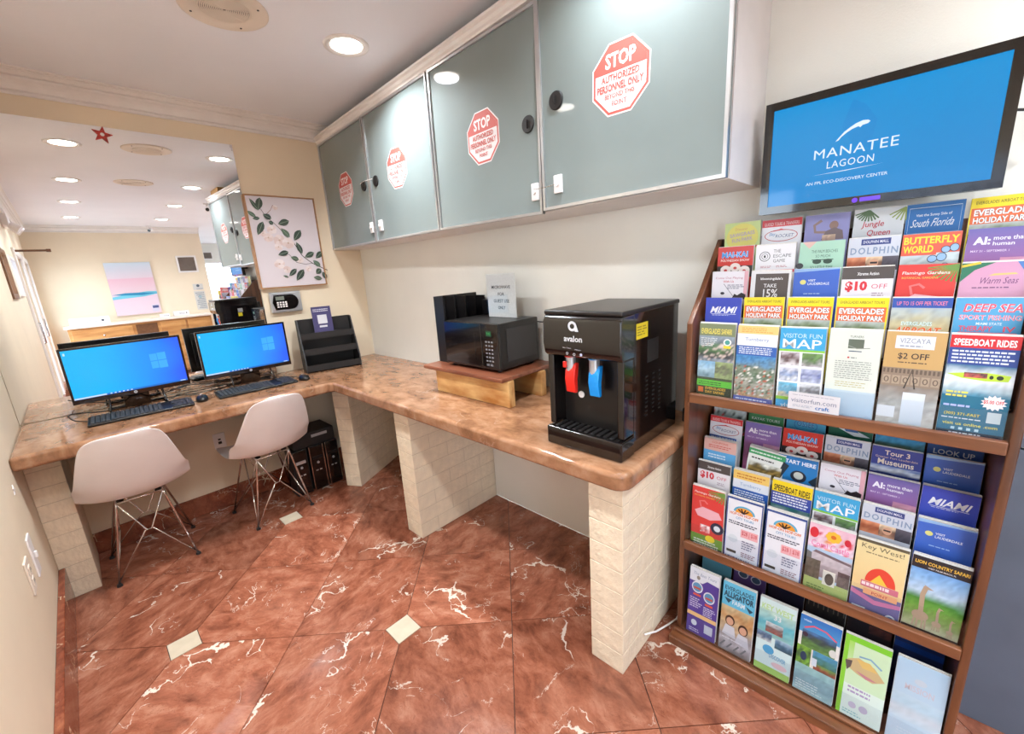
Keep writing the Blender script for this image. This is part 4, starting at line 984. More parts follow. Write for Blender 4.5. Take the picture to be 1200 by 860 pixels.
# ================================================================ wall screen
t = thing('wall_screen', (-.05, -2.87, 1.44), 'black flat screen with a blue welcome picture hanging above the rack', 'screen')
sy0, sy1, sz0, sz1, sx = -2.632, -3.100, 1.440, 1.728, -.110
MB().box(sx + .006, sx + .032, sy1, sy0, sz0, sz1).build('shell', M['black'], t, bevel=.006)
bz = .020
MB().box(sx, sx + .006, sy1, sy1 + bz, sz0, sz1).box(sx, sx + .006, sy0 - bz, sy0, sz0, sz1).box(sx, sx + .006, sy1 + bz, sy0 - bz, sz1 - bz, sz1).box(sx, sx + .006, sy1 + bz, sy0 - bz, sz0, sz0 + bz).build('bezel', M['gloss_black'], t)
MB().box(sx + .032, -.001, -2.93, -2.80, 1.52, 1.66).build('wall_bracket', M['matte_black'], t)
MB().tube([(-.06, sy1 - .002, 1.60), (-.05, sy1 - .03, 1.595), (-.04, sy1 - .045, 1.57), (-.02, sy1 - .04, 1.53)], .003).build('lead', M['matte_black'], t)
SW, SH = -(sy1 - sy0) - 2 * bz, sz1 - sz0 - 2 * bz
p = Print(SW, SH, fr_x(sy0 - bz, sz0 + bz, sx + .0045), z0=.0003, step=.00006)
p.rect(0, 0, 1, 1, (2, 138, 206), (4, 128, 198))
p.poly([(.36, .70), (.40, .93), (.46, .86), (.52, .70), (.50, .45), (.42, .50)], (2, 130, 200))
wt = (216, 232, 244)
bd = [(.335, .565), (.352, .60), (.375, .645), (.40, .675), (.425, .70), (.455, .715), (.478, .71), (.490, .695), (.480, .678), (.455, .672), (.447, .655), (.437, .668), (.41, .655), (.385, .63), (.362, .60), (.350, .572)]
p.poly(bd[::-1], wt)
p.text('MANATEE', .235, .425, .625, .515, wt, 0, space=1.1); p.text('LAGOON', .305, .315, .525, .385, wt, 0, space=1.1)
p.poly([(.235, .265), (.40, .275), (.57, .285), (.40, .268)][::-1], wt); p.text('AN FPL ECO-DISCOVERY CENTER', .205, .170, .595, .200, wt, .004)
p.build('lit_screen', M['screen'], t)
p = Print(.06, .013, fr_x(-2.842, sz0 + .004, sx), z0=.0005); p.ell(.12, .5, .10, .46, (120, 70, 240)); p.k += 1; p.rect(.28, .15, .95, .9, (120, 80, 240)); p.build('lit_badge', M['screen'], t)

# ================================================================ brochure rack
rk = thing('brochure_rack', (-.17, -2.84, 0), 'tall wooden brochure rack with three tiers against the right wall', 'rack')
RY0, RY1 = -2.497, -3.183
prof = [(-.272, .0), (-.004, .0), (-.004, 1.385), (-.040, 1.385), (-.272, 1.140)]
def sidep(y): return MB().prism([(a, b_) for a, b_ in prof], .017, Matrix.Translation((0, y, 0)) @ Matrix(((1, 0, 0, 0), (0, 0, -1, 0), (0, 1, 0, 0), (0, 0, 0, 1))))
sidep(RY0).build('side_panel', M['wood'], rk, bevel=.003)
sidep(RY1 + .017).build('side_panel', M['wood'], rk, bevel=.003)
ya, yb = RY1 + .0175, RY0 - .0175
MB().box(-.014, -.005, ya, yb, .03, 1.385).build('back_panel', M['wood'], rk)
MB().box(-.325, -.272, RY1 - .006, RY0 + .006, 0, .028).box(-.325, -.272, RY1 - .006, RY0 + .006, .028, .032).build('base_moulding', M['wood_h'], rk, bevel=.004, seg=3)
MB().box(-.296, -.280, ya - .0170, yb + .017, .032, .044).build('base_rail', M['wood_h'], rk, bevel=.003)
MB().box(-.279, -.015, ya, yb, .03, .0445).build('base_shelf', M['wood'], rk)
for z in (.912, .388):
    MB().box(-.282, -.264, ya, yb, z - .018, z + .012).build('shelf_rail', M['wood_h'], rk, bevel=.003)
    MB().box(-.264, -.015, ya, yb, z - .014, z - .006).build('tier_shelf', M['wood'], rk)
rowx = {1: -.070, 2: -.115, 3: -.160, 4: -.205, 5: -.250}
for (zt, n_) in ((1.137, 'upper'), (.600, 'middle')):
    for r in range(1, 5):
        if n_ == 'upper': zb = (1.428, 1.356, 1.284, 1.212)[r - 1] - .2295
        else: zb = (.836, .806, .738, .672)[r - 1] - .2295
        MB().box(rowx[r] - .018, rowx[r] + .020, ya, yb, zb - .005, zb - .001).build('step_shelf', M['wood'], rk)
MB().box(-.135 - .012, -.105, ya, yb, .034 + .012, .050).build('step_shelf', M['wood'], rk)
for (x, z0, z1) in ((-.2685, .924, .985), (-.2685, .400, .470), (-.2835, .046, .125)):
    MB().box(x - .0012, x, ya, yb, z0, z1).build('acrylic_lip', M['acrylic'], rk)

GREEN, SKYB, SEA = (70, 130, 60), (90, 160, 215), (20, 110, 150)
def everglades(p):
    p.rect(0, 0, 1, 1, (240, 236, 232)); p.rect(0, .90, 1, 1, (246, 222, 30)); p.text('EVERGLADES AIRBOAT TOURS', .08, .935, .92, .965, (60, 80, 40), .004)
    p.rect(0, .74, 1, .90, (236, 110, 60)); p.photo(.0, .40, 1, .745, [(190, 196, 196), (120, 140, 90), (70, 50, 50), (225, 220, 226), (240, 236, 236)], 3, 16, 10, .3)
    p.rect(0, 0, 1, .40, (80, 130, 70)); p.rect(0, 0, .02, 1, (246, 222, 30)); p.rect(.97, 0, 1, 1, (246, 222, 30))
    p.text('EVERGLADES', .07, .825, .93, .885, (250, 250, 250), .03, out=(20, 20, 30)); p.text('HOLIDAY PARK', .07, .752, .93, .808, (250, 250, 250), .03, out=(20, 20, 30))
def circle_yel(p):
    p.rect(0, 0, 1, 1, (214, 236, 150)); p.ell(.5, .80, .45, .185, (240, 232, 110)); p.text('SAWGRASS', .15, .82, .85, .87, (190, 170, 200), .02, rot=6); p.text('FUN PARK', .22, .75, .80, .80, (190, 170, 200), .02, rot=6)
    p.text('Discover', .3, .895, .65, .93, (220, 170, 90)); p.rect(.2, .66, .95, .69, (220, 110, 90))
def rocket(p):
    p.rect(0, 0, 1, 1, (236, 236, 242)); p.rect(0, .91, 1, 1, (214, 40, 50)); p.text('GUIDED TOURS & TRANSFERS', .06, .925, .94, .965, (250, 220, 220), .004)
    p.ring(.5, .80, .42, .075, .02, (190, 60, 70)); p.text('Sky', .2, .79, .36, .84, (80, 140, 200), shear=.2); p.text('ROCKET', .37, .775, .82, .815, (50, 70, 130), .0, shear=.2); p.poly([(.25, .85), (.5, .885), (.62, .862), (.5, .865)][::-1], (210, 40, 50))
    p.rect(0, .64, .85, .70, (60, 100, 180)); p.lines(.05, .655, .82, .69, 1, (220, 230, 250), 2)
def person_purple(p):
    p.rect(0, 0, 1, 1, (150, 150, 206)); p.ell(.66, .865, .10, .05, (150, 120, 110)); p.poly([(.4, .7), (.9, .7), (.86, .80), (.68, .84), (.48, .80)], (120, 104, 110)); p.line([(.48, .79), (.25, .80), (.22, .88), (.38, .93)], .07, (150, 126, 120)); p.photo(.42, .64, .72, .76, [(220, 190, 160), (170, 140, 130), (200, 180, 180)], 5, 6, 5, .3)
def jungle(p):
    p.rect(0, 0, 1, 1, (222, 226, 230), (206, 214, 224))
    for a in range(-70, 50, 14): p.line([(.30, .99), (.30 + .3 * math.sin(R(a)), .99 - .12 * math.cos(R(a)))], .035, (90, 120, 84))
    for a in range(-60, 20, 16): p.line([(1., .99), (1. + .34 * math.sin(R(a)), .99 - .14 * math.cos(R(a)))], .03, (150, 170, 90))
    p.text('Jungle', .18, .79, .62, .87, (206, 60, 80), .006, shear=.15); p.text('Queen', .30, .70, .76, .775, (206, 60, 80), .006, shear=.15)
def southfl(p):
    p.rect(0, 0, 1, 1, (26, 112, 184), (20, 96, 170)); p.rect(.05, .955, .95, .96, (220, 236, 246)); p.rect(.05, .70, .055, .96, (220, 236, 246)); p.rect(.945, .70, .95, .96, (220, 236, 246))
    p.text('Visit the Sunny Side of', .18, .86, .80, .895, (236, 240, 246), .01); p.text('South Florida', .12, .76, .86, .84, (240, 244, 250), 0, shear=.3)
    p.photo(.05, .45, .95, .70, [(90, 150, 200), (200, 180, 150), (180, 90, 90)], 9, 12, 6, .3)
def maikai(p):
    p.rect(0, 0, 1, 1, (206, 44, 34)); p.text('MAI-KAI', .12, .855, .86, .935, (60, 150, 220), .03, out=(240, 240, 250)); p.text('POLYNESIAN SHOW', .10, .805, .90, .835, (246, 220, 210)); p.rect(0, .60, 1, .75, (40, 30, 28))
    for k, c in enumerate(((.25, .70), (.52, .73), (.78, .69))): p.ell(c[0], c[1], .15, .055, (240, 226, 220)); p.ell(c[0], c[1] - .01, .05, .018, (200, 60, 60)); 
def escape(p):
    p.rect(0, 0, 1, 1, (240, 238, 242)); p.ring(.24, .86, .14, .062, .018, (60, 60, 66)); p.ring(.24, .86, .085, .038, .014, (60, 60, 66)); p.rect(.215, .845, .265, .875, (40, 40, 46))
    for s, v in (('THE', .90), ('ESCAPE', .84), ('GAME', .78)): p.text(s, .46, v, {'THE': .64, 'ESCAPE': .9, 'GAME': .76}[s], v + .04, (90, 90, 96), .0)
    p.lines(.14, .715, .42, .745, 2, (200, 140, 150), 2); p.lines(.55, .715, .85, .745, 2, (200, 140, 150), 3); p.rect(0, .655, 1, .69, (226, 70, 84))
def palmb(p):
    p.rect(0, 0, 1, 1, (176, 218, 196)); p.poly([(.05, 1), (.38, 1), (.22, .92)], (226, 190, 180)); p.text('THE PALM BEACHES', .28, .865, .86, .90, (70, 100, 90), 0); p.text('SO MUCH', .38, .81, .70, .845, (70, 100, 90), 0)
    p.ell(.42, .765, .10, .028, (50, 76, 66)); p.ell(.66, .765, .10, .028, (50, 76, 66)); p.rect(.3, .78, .78, .79, (50, 76, 66)); p.text('SO LITTLE TIME', .28, .68, .78, .715, (70, 100, 90), 0); p.ell(.03, .72, .09, .035, (60, 60, 66))
def dolphin(p):
    p.rect(0, 0, 1, 1, (206, 210, 222), (186, 192, 206)); p.rect(.25, .92, .82, .985, (50, 66, 130)); p.text('DOLPHIN MALL', .29, .938, .78, .968, (230, 232, 244), .01)
    p.text('DOLPHIN', .05, .82, .97, .895, (130, 148, 176), .02, space=1.25); p.photo(0, .64, .38, .79, [(230, 150, 110), (150, 70, 40), (220, 140, 100)], 2, 6, 5, .2); p.photo(.38, .64, .7, .79, [(240, 206, 170), (90, 50, 40), (200, 150, 120)], 6, 6, 5, .4); p.photo(.7, .64, 1, .79, [(90, 84, 96), (50, 46, 56)], 8, 5, 4, .2)
    p.ell(.54, .72, .09, .045, (214, 160, 130)); p.rect(.47, .715, .61, .735, (40, 30, 34))
def butterfly(p):
    p.rect(0, 0, 1, 1, (226, 96, 76)); p.photo(0, .60, 1, .80, [(200, 214, 222), (180, 190, 190), (70, 90, 60)], 3, 10, 6, .3); p.rect(0, .78, .62, .80, (226, 96, 76))
    p.text('BUTTERFLY', .03, .895, .97, .97, (250, 220, 60), .03); p.text('WORLD', .03, .805, .56, .88, (250, 220, 60), .03)
    for (x, y, s) in ((.84, .83, 1), (.64, .74, 1.1), (.52, .86, .0), (.72, .64, 1.)):
        if s: p.ell(x - .07 * s, y, .08 * s, .035 * s, (50, 50, 60)); p.ell(x + .07 * s, y + .015, .08 * s, .04 * s, (50, 50, 60)); p.ell(x - .07 * s, y, .068 * s, .029 * s, (150, 186, 226)); p.ell(x + .07 * s, y + .015, .068 * s, .034 * s, (150, 186, 226))
def ai(p):
    p.rect(0, .35, 1, 1, (112, 102, 172), (186, 104, 152)); p.rect(0, 0, 1, .35, (186, 104, 152), (120, 60, 120)); p.text('AI:', .10, .845, .36, .92, (244, 240, 248), .04); p.text('more than', .40, .885, .88, .925, (240, 236, 246), .015); p.text('human', .40, .835, .72, .87, (240, 236, 246), .015)
    p.text('MAY 31 - SEPTEMBER 1', .08, .775, .66, .795, (226, 206, 232)); p.photo(.55, .60, 1, .72, [(206, 140, 172), (226, 170, 186), (180, 100, 140)], 4, 8, 5, .2)
def guitar(p):
    p.rect(0, 0, 1, 1, (232, 228, 236)); p.rect(.9, .6, 1, 1, (226, 170, 180)); p.text('Come Out Playing', .10, .895, .86, .93, (190, 90, 120), .0); p.text('With Us', .32, .855, .62, .885, (210, 50, 60), .006); p.lines(.45, .77, .92, .835, 3, (130, 130, 150), 5)
    p.line([(.34, .84), (.62, .68)], .012, (60, 50, 56)); p.poly([(.58, .64), (.70, .60), (.95, .60), (.97, .70), (.85, .725), (.74, .69), (.66, .71)], (40, 32, 38)); p.ell(.32, .715, .06, .018, (50, 44, 56)); p.photo(0, .40, 1, .64, [(170, 160, 180), (50, 40, 50), (60, 44, 50)], 4, 8, 5, .3)
def take15(p):
    p.rect(0, 0, 1, 1, (230, 228, 230)); p.rect(.12, .05, .94, .97, (86, 76, 72)); p.text("bloomingdale's", .25, .885, .80, .925, (240, 238, 238), .02); p.text('TAKE', .34, .80, .66, .845, (230, 228, 228)); p.text('15%', .34, .68, .70, .78, (236, 234, 234), .01)
def lauder(p):
    p.rect(0, 0, 1, 1, (62, 104, 198), (52, 90, 184)); p.poly([(0, .96), (0, 1), (1, 1), (1, .985), (.6, .975)][::-1], (150, 184, 226)); p.ell(.22, .845, .07, .028, (226, 222, 130)); p.text('VISIT', .33, .85, .50, .875, (240, 244, 250), .01); p.text('LAUDERDALE', .33, .81, .80, .838, (240, 244, 250), .01); p.lines(.25, .70, .75, .72, 1, (170, 196, 236), 1)
def ten(p):
    p.rect(0, 0, 1, 1, (236, 230, 234)); p.rect(0, .87, 1, 1, (84, 76, 74)); p.text('Xtreme Action', .30, .91, .72, .945, (236, 236, 236), .02); p.text('$10', .08, .73, .52, .85, (222, 46, 60), .05); p.text('OFF', .60, .765, .90, .815, (214, 90, 110), .0); p.lines(.62, .68, .86, .73, 2, (180, 160, 170), 2)
def flamingo(p):
    p.rect(0, .25, 1, 1, (222, 62, 58)); p.rect(0, 0, 1, .25, (110, 160, 60)); p.rect(0, 0, 1, .10, (40, 44, 44))
    for a in range(-80, 10, 10): p.line([(1., .99), (1. + .5 * math.sin(R(a)), .99 - .17 * math.cos(R(a)))], .028, (110, 150, 70))
    p.text('Flamingo Gardens', .08, .89, .88, .93, (246, 236, 230), .01, shear=.1); p.text('BOTANICAL GARDENS', .08, .855, .70, .875, (246, 190, 90)); p.poly([(.1, .62), (.35, .70), (.85, .67), (.95, .58), (.6, .52), (.2, .54)][::-1], (240, 180, 190)); p.line([(.3, .69), (.25, .78), (.4, .80), (.5, .76)], .05, (236, 120, 120))
    p.ell(.45, .36, .20, .09, (230, 70, 70)); p.photo(.30, .30, .60, .42, [(240, 230, 230), (226, 70, 70)], 3, 5, 5, .6); p.ell(.82, .42, .20, .09, (40, 44, 70)); p.ell(.82, .42, .10, .045, (220, 226, 236)); p.ell(.62, .22, .15, .055, (240, 220, 50)); p.lines(.1, .03, .9, .18, 4, (226, 230, 220), 5)
def warmsea(p):
    p.rect(0, 0, 1, 1, (214, 156, 190), (226, 176, 190)); p.poly([(0, 1), (.5, 1), (.2, .93), (0, .82)][::-1], (40, 120, 90)); p.line([(0, .97), (.28, 1.)], .05, (240, 200, 60)); p.poly([(.8, 1), (1, 1), (1, .85)][::-1], (80, 130, 200)); p.text('Warm Seas', .30, .80, .86, .86, (120, 70, 120), 0, shear=.25); p.poly([(.42, .875), (.84, .885), (.80, .90), (.50, .895)], (240, 200, 120)); p.lines(.2, .755, .9, .775, 1, (120, 80, 120), 3)
def miami(p):
    p.rect(0, 0, 1, 1, (58, 72, 184), (66, 96, 200)); p.text('MIAMI', .17, .80, .86, .885, (244, 244, 250), .02, shear=.35); p.rect(.17, .785, .86, .79, (244, 244, 250)); p.lines(.2, .765, .82, .78, 1, (200, 206, 240), 3)
    p.photo(0, 0, 1, .62, [(60, 100, 190), (90, 150, 190), (70, 110, 160)], 3, 8, 6, .2)
def airboat(p):
    p.rect(0, .9, 1, 1, (40, 84, 170)); p.text('UP TO 15 OFF PER TICKET', .08, .925, .92, .965, (240, 130, 150), .01); p.photo(0, .62, 1, .9, [(170, 186, 196), (196, 186, 150), (206, 180, 130)], 4, 14, 8, .25); p.rect(0, 0, 1, .62, (220, 226, 232)); p.text('EVERGLADES', .2, .72, .72, .76, (226, 240, 236), .02, out=(60, 150, 140)); p.text('AIRBOAT', .10, .63, .86, .705, (240, 110, 40), .03, shear=.3, out=(246, 240, 230)); p.rect(0, .55, 1, .61, (30, 80, 170))
def deepsea(p):
    p.rect(0, 0, 1, 1, (86, 168, 214), (70, 150, 200)); p.text('DEEP SEA', .14, .865, .99, .945, (232, 90, 110), .02, out=(240, 240, 246), shear=.15); p.text('SPORT FISHING', .08, .79, .98, .84, (226, 120, 140), .01, out=(240, 240, 246)); p.text('MIAMI STATE', .35, .745, .72, .77, (230, 240, 246), .01); p.text('THERAPY', .10, .685, .60, .735, (232, 80, 100), .02); p.text('IV', .75, .685, .92, .735, (232, 80, 100), .02); p.rect(.1, .655, .95, .675, (220, 80, 90)); p.text('Sailfish', .06, .58, .42, .62, (60, 70, 150), .01, shear=.2)
    p.rect(0, 0, 1, .56, (60, 140, 190))
def evsafari(p):
    p.rect(0, 0, 1, 1, (70, 84, 60)); p.rect(0, .84, 1, 1, (130, 140, 106)); p.text('EVERGLADES SAFARI', .06, .865, .90, .935, (246, 228, 110), .02, out=(70, 70, 40)); p.photo(0, .50, 1, .84, [(150, 166, 180), (130, 140, 150), (90, 130, 80), (60, 60, 66), (150, 160, 170)], 4, 16, 12, .35, [(220, 200, 190)]); p.lines(.05, .70, .55, .82, 5, (232, 236, 236), 6, .4)
    p.ell(.80, .765, .11, .045, (240, 244, 240)); p.ell(.80, .765, .07, .03, (80, 160, 150)); p.rect(.7, .685, .9, .72, (240, 220, 60)); p.photo(0, .28, .5, .50, [(140, 190, 226), (180, 210, 226), (120, 150, 160)], 5, 8, 8, .25); p.photo(.5, .28, 1, .50, [(170, 190, 130), (110, 110, 96), (160, 180, 120)], 7, 8, 8, .4)
    p.rect(0, .16, 1, .245, (100, 206, 60)); p.lines(.05, .175, .9, .23, 2, (40, 110, 40), 4); p.rect(0, 0, 1, .16, (44, 60, 40)); p.text('EVERGLADES', .26, .115, .84, .15, (246, 190, 60), .02); p.text('DAY SAFARI', .26, .065, .80, .10, (246, 190, 60), .02); p.rect(.05, .07, .2, .14, (230, 110, 40)); p.lines(.1, .015, .85, .05, 1, (150, 226, 90), 3)
def aerial(p):
    p.rect(0, .90, 1, 1, (246, 206, 130)); p.lines(.1, .915, .9, .98, 3, (226, 170, 90), 3); p.rect(0, .75, 1, .90, (238, 238, 240)); p.text('Turnberry', .2, .80, .80, .855, (150, 170, 206)); p.rect(0, .63, 1, .75, (46, 96, 176)); p.lines(.06, .645, .94, .74, 4, (226, 234, 246), 8, .5, .9)
    p.photo(0, .10, 1, .63, [(70, 140, 200), (90, 140, 180), (130, 140, 120), (110, 130, 110), (180, 176, 160), (150, 160, 140), (190, 150, 110)], 8, 20, 26, .45, [(236, 232, 226), (70, 100, 70), (206, 90, 70)]); p.rect(0, 0, 1, .10, (70, 90, 170)); p.lines(.06, .02, .9, .08, 2, (226, 230, 244), 2)
def funmap(p):
    p.rect(0, 0, 1, 1, (60, 168, 220)); p.text('VISITOR FUN', .07, .885, .92, .935, (206, 232, 244), .0); p.text('MAP', .07, .765, .92, .87, (246, 248, 250), .008); p.rect(0, .725, 1, .75, (140, 206, 70)); p.rect(0, .15, 1, .725, (236, 238, 240))
    g_ = ((.04, .56, .47, .715, [(200, 190, 196), (90, 60, 60), (230, 226, 230)]), (.53, .56, .97, .715, [(120, 160, 90), (90, 120, 80), (200, 190, 200)]), (.04, .37, .47, .53, [(220, 220, 230), (130, 150, 190), (226, 226, 232)]), (.53, .37, .97, .53, [(190, 196, 220), (110, 120, 170), (200, 206, 226)]), (.04, .17, .47, .35, [(120, 196, 226), (110, 180, 210), (210, 190, 150)]), (.53, .17, .97, .35, [(226, 226, 230), (110, 106, 110), (226, 222, 220)]))
    for k, (a, b_, c, d, pal) in enumerate(g_): p.photo(a, b_, c, d, pal, k + 3, 8, 7, .45); p.k -= 1
    p.k += 1; p.rect(0, .135, 1, .175, (150, 206, 70)); p.text('visitorfun', .12, .04, .8, .10, (236, 244, 250), .01)
def whitemenu(p):
    p.rect(0, 0, 1, 1, (226, 230, 220)); p.rect(.38, .80, .68, .90, (100, 110, 96)); p.text('TURNERS', .40, .915, .66, .94, (130, 136, 126)); p.line([(.38, .83), (.55, .80), (.8, .81)], .02, (150, 156, 146)); p.rect(.4, .765, .65, .775, (60, 80, 110)); p.ell(.41, .70, .022, .010, (206, 60, 60)); p.lines(.46, .69, .6, .71, 1, (120, 126, 120), 3)
    p.lines(.16, .46, .90, .67, 9, (150, 156, 150), 4, .35, .92); p.lines(.2, .37, .85, .44, 3, (190, 180, 110), 6, .3); p.rect(0, 0, 1, .33, (196, 214, 226), (176, 200, 222))
def vizcaya(p):
    p.rect(0, 0, 1, 1, (206, 166, 106)); p.rect(.17, .83, .82, .96, (226, 228, 236)); p.text('VIZCAYA', .24, .885, .75, .935, (140, 146, 160), 0); p.lines(.25, .845, .74, .87, 1, (150, 156, 170), 3); p.text('$2 OFF', .24, .715, .76, .785, (60, 50, 50), .012); p.lines(.25, .68, .74, .70, 1, (90, 70, 60), 2)
    p.rect(0, 0, 1, .63, (150, 130, 112)); 
    for k in range(14): p.rect(.02 + k * .07, .575, .06 + k * .07, .62, (110, 92, 78)); p.k -= 1
    p.k += 1
    for k in range(6): p.rect(.03 + k * .165, .46, .165 + k * .165, .55, (176, 156, 134)); p.k -= 1
    p.k += 1
    for k in range(6): p.ring(.097 + k * .165, .505, .045, .03, .02, (110, 92, 78)); p.k -= 1
    p.k += 1; p.photo(0, 0, 1, .44, [(140, 126, 116), (170, 170, 166), (190, 186, 180), (206, 200, 190)], 4, 12, 12, .3); p.line([(.42, .42), (.52, .62), (.60, .42)], .03, (60, 50, 46)); p.rect(0, .10, .32, .22, (226, 228, 232)); p.rect(.42, .05, .80, .38, (226, 232, 240), (200, 210, 220))
def speed5(p):
    p.rect(0, 0, 1, 1, (20, 110, 140)); p.rect(0, .88, 1, 1, (214, 34, 44)); p.text('SPEEDBOAT RIDES', .05, .90, .94, .965, (246, 240, 240), .03); p.rect(0, .70, 1, .88, (40, 70, 150)); 
    for k in range(4): p.lines(.05, .835 - k * .033, .95, .86 - k * .033, 1, (240, 244, 250), k, .6, .9)
    p.photo(0, .42, 1, .72, [(50, 110, 150), (210, 220, 226), (236, 240, 244), (180, 200, 210), (50, 130, 160)], 6, 18, 10, .22); p.poly([(.02, .625), (.3, .645), (.62, .655), (.95, .64), (.92, .585), (.6, .575), (.25, .59)][::-1], (196, 226, 60)); p.photo(.28, .60, .62, .648, [(90, 60, 60), (200, 90, 80)], 3, 8, 3, .6); p.ell(.80, .615, .05, .02, (40, 50, 30)); p.ell(.68, .615, .03, .018, (40, 50, 30))
    p.lines(.06, .40, .40, .47, 2, (240, 226, 90), 2); p.poly([(.78 + (.19 if k % 2 else .145) * math.cos(2 * PI * k / 28), .375 + (.075 if k % 2 else .055) * math.sin(2 * PI * k / 28)) for k in range(28)], (246, 240, 240)); p.text('$5.00 OFF', .635, .36, .925, .40, (220, 40, 40), .02)
    p.rect(.72, .18, .92, .285, (206, 216, 216)); p.lines(.05, .30, .5, .34, 1, (180, 190, 240), 5); p.text('(305) 371-FAST', .08, .215, .62, .25, (250, 220, 60), .01); p.lines(.05, .185, .68, .205, 1, (236, 240, 240), 6); p.text('visit us online .com', .08, .125, .90, .155, (246, 226, 90), .01)
    for k in range(4): p.rect(.22 + k * .12, .08, .28 + k * .12, .105, (200, 230, 236)); p.k -= 1
    p.k += 1; p.rect(0, 0, 1, .07, (20, 50, 70)); p.lines(.2, .01, .8, .06, 2, (230, 236, 240), 7)
def visitcard(p):
    p.rect(0, 0, 1, 1, (222, 218, 222)); p.lines(.08, .82, .92, .88, 1, (150, 156, 170), 2); p.text('visitorfun.com', .06, .42, .94, .68, (120, 126, 150), .0); p.text('craft', .55, .12, .82, .34, (40, 110, 180), .02); p.lines(.1, .15, .5, .3, 2, (170, 176, 190), 2)
def cars(p): p.photo(0, .55, 1, 1, [(230, 236, 240), (190, 200, 196), (70, 100, 70), (200, 206, 206)], 3, 14, 10, .4, [(220, 70, 60), (60, 60, 60)]); p.rect(0, 0, 1, .55, (90, 140, 60))
def greenpark(p): p.photo(0, .5, 1, 1, [(60, 130, 90), (70, 150, 80), (50, 120, 160)], 4, 12, 8, .25); p.text('KAYAK TOURS', .1, .85, .9, .89, (236, 240, 236), .01); p.rect(0, 0, 1, .5, (40, 110, 150))
def ossee(p): p.rect(0, 0, 1, 1, (80, 176, 214), (50, 140, 196)); p.text('OSSEE', .28, .86, .72, .93, (40, 90, 160), .01, out=(160, 210, 232)); p.ring(.5, .88, .3, .09, .02, (60, 120, 180))
def boatg(p): p.rect(0, 0, 1, 1, (24, 98, 74)); p.poly([(.22, .93), (.5, .955), (.95, .86), (.6, .85)][::-1], (232, 236, 240)); p.poly([(.35, .94), (.62, .945), (.7, .90), (.4, .90)][::-1], (70, 110, 170)); p.line([(.45, .99), (.7, .95)], .03, (60, 60, 120))
def houses(p): p.rect(0, 0, 1, 1, (214, 90, 90)); p.photo(0, .70, 1, .965, [(40, 140, 206), (80, 170, 210), (90, 110, 60), (150, 120, 90)], 6, 14, 8, .35); p.rect(0, .965, 1, 1, (226, 110, 120))
def lookup(p): p.rect(0, 0, 1, 1, (36, 84, 160), (28, 66, 140)); p.text('LOOK UP', .12, .875, .86, .935, (236, 242, 250), .01); p.rect(0, 0, 1, .78, (30, 110, 150))
def museums(p): p.rect(0, 0, 1, 1, (52, 66, 150)); p.text('Tour 3', .26, .905, .76, .965, (244, 226, 206), .015); p.text('Greater Fort Lauderdale', .08, .865, .92, .89, (226, 200, 180), 0); p.text('Museums', .14, .785, .86, .855, (244, 230, 214), .02); p.photo(0, .68, 1, .775, [(90, 120, 190), (226, 230, 240), (60, 90, 160)], 3, 12, 4, .4)
def pinkblue(p): p.rect(0, .82, 1, 1, (226, 178, 168)); p.text('COUPONS', .25, .935, .75, .965, (206, 90, 80)); p.lines(.15, .86, .85, .92, 2, (206, 100, 90), 2); p.rect(0, 0, 1, .82, (100, 174, 226)); p.lines(.15, .70, .85, .78, 2, (226, 240, 250), 3)
def foodg(p): p.rect(0, 0, 1, 1, (234, 236, 232)); p.rect(0, .90, 1, .98, (60, 160, 100)); p.lines(.05, .92, .9, .96, 1, (226, 240, 230), 2); p.lines(.1, .83, .9, .87, 1, (50, 50, 50), 3); p.photo(.05, .60, .95, .80, [(230, 230, 220), (110, 90, 50), (180, 150, 80), (60, 50, 40)], 5, 12, 7, .6)
def starthere(p): p.rect(0, 0, 1, 1, (30, 120, 190), (40, 140, 200)); p.text('START HERE', .12, .90, .95, .955, (244, 246, 250), .02); p.ell(.55, .74, .20, .08, (40, 44, 60)); p.ell(.55, .75, .12, .05, (206, 206, 196)); p.poly([(0, .68), (.15, .9), (.3, .86), (.2, .76), (.1, .66)][::-1], (30, 46, 60)); p.poly([(.8, .7), (1, .8), (1, .62)], (30, 46, 60))
def hotel(p): p.rect(0, .87, 1, 1, (244, 204, 110)); p.lines(.1, .89, .9, .97, 2, (200, 130, 50), 2); p.rect(0, .74, 1, .87, (226, 232, 242)); p.text('Turnberry', .2, .77, .80, .83, (150, 176, 216)); p.rect(0, 0, 1, .74, (30, 90, 176)); p.lines(.06, .62, .94, .72, 3, (226, 236, 246), 4, .5, .9)
def speedy(p): p.rect(0, .84, 1, 1, (246, 216, 30)); p.text('SPEEDBOAT RIDES', .05, .855, .95, .94, (50, 30, 30), .025); p.rect(0, .66, 1, .84, (50, 70, 160)); p.lines(.04, .68, .96, .83, 4, (240, 244, 250), 4, .5, .9); p.photo(0, .42, 1, .66, [(40, 110, 110), (200, 220, 220), (200, 220, 90)], 5, 12, 7, .3)
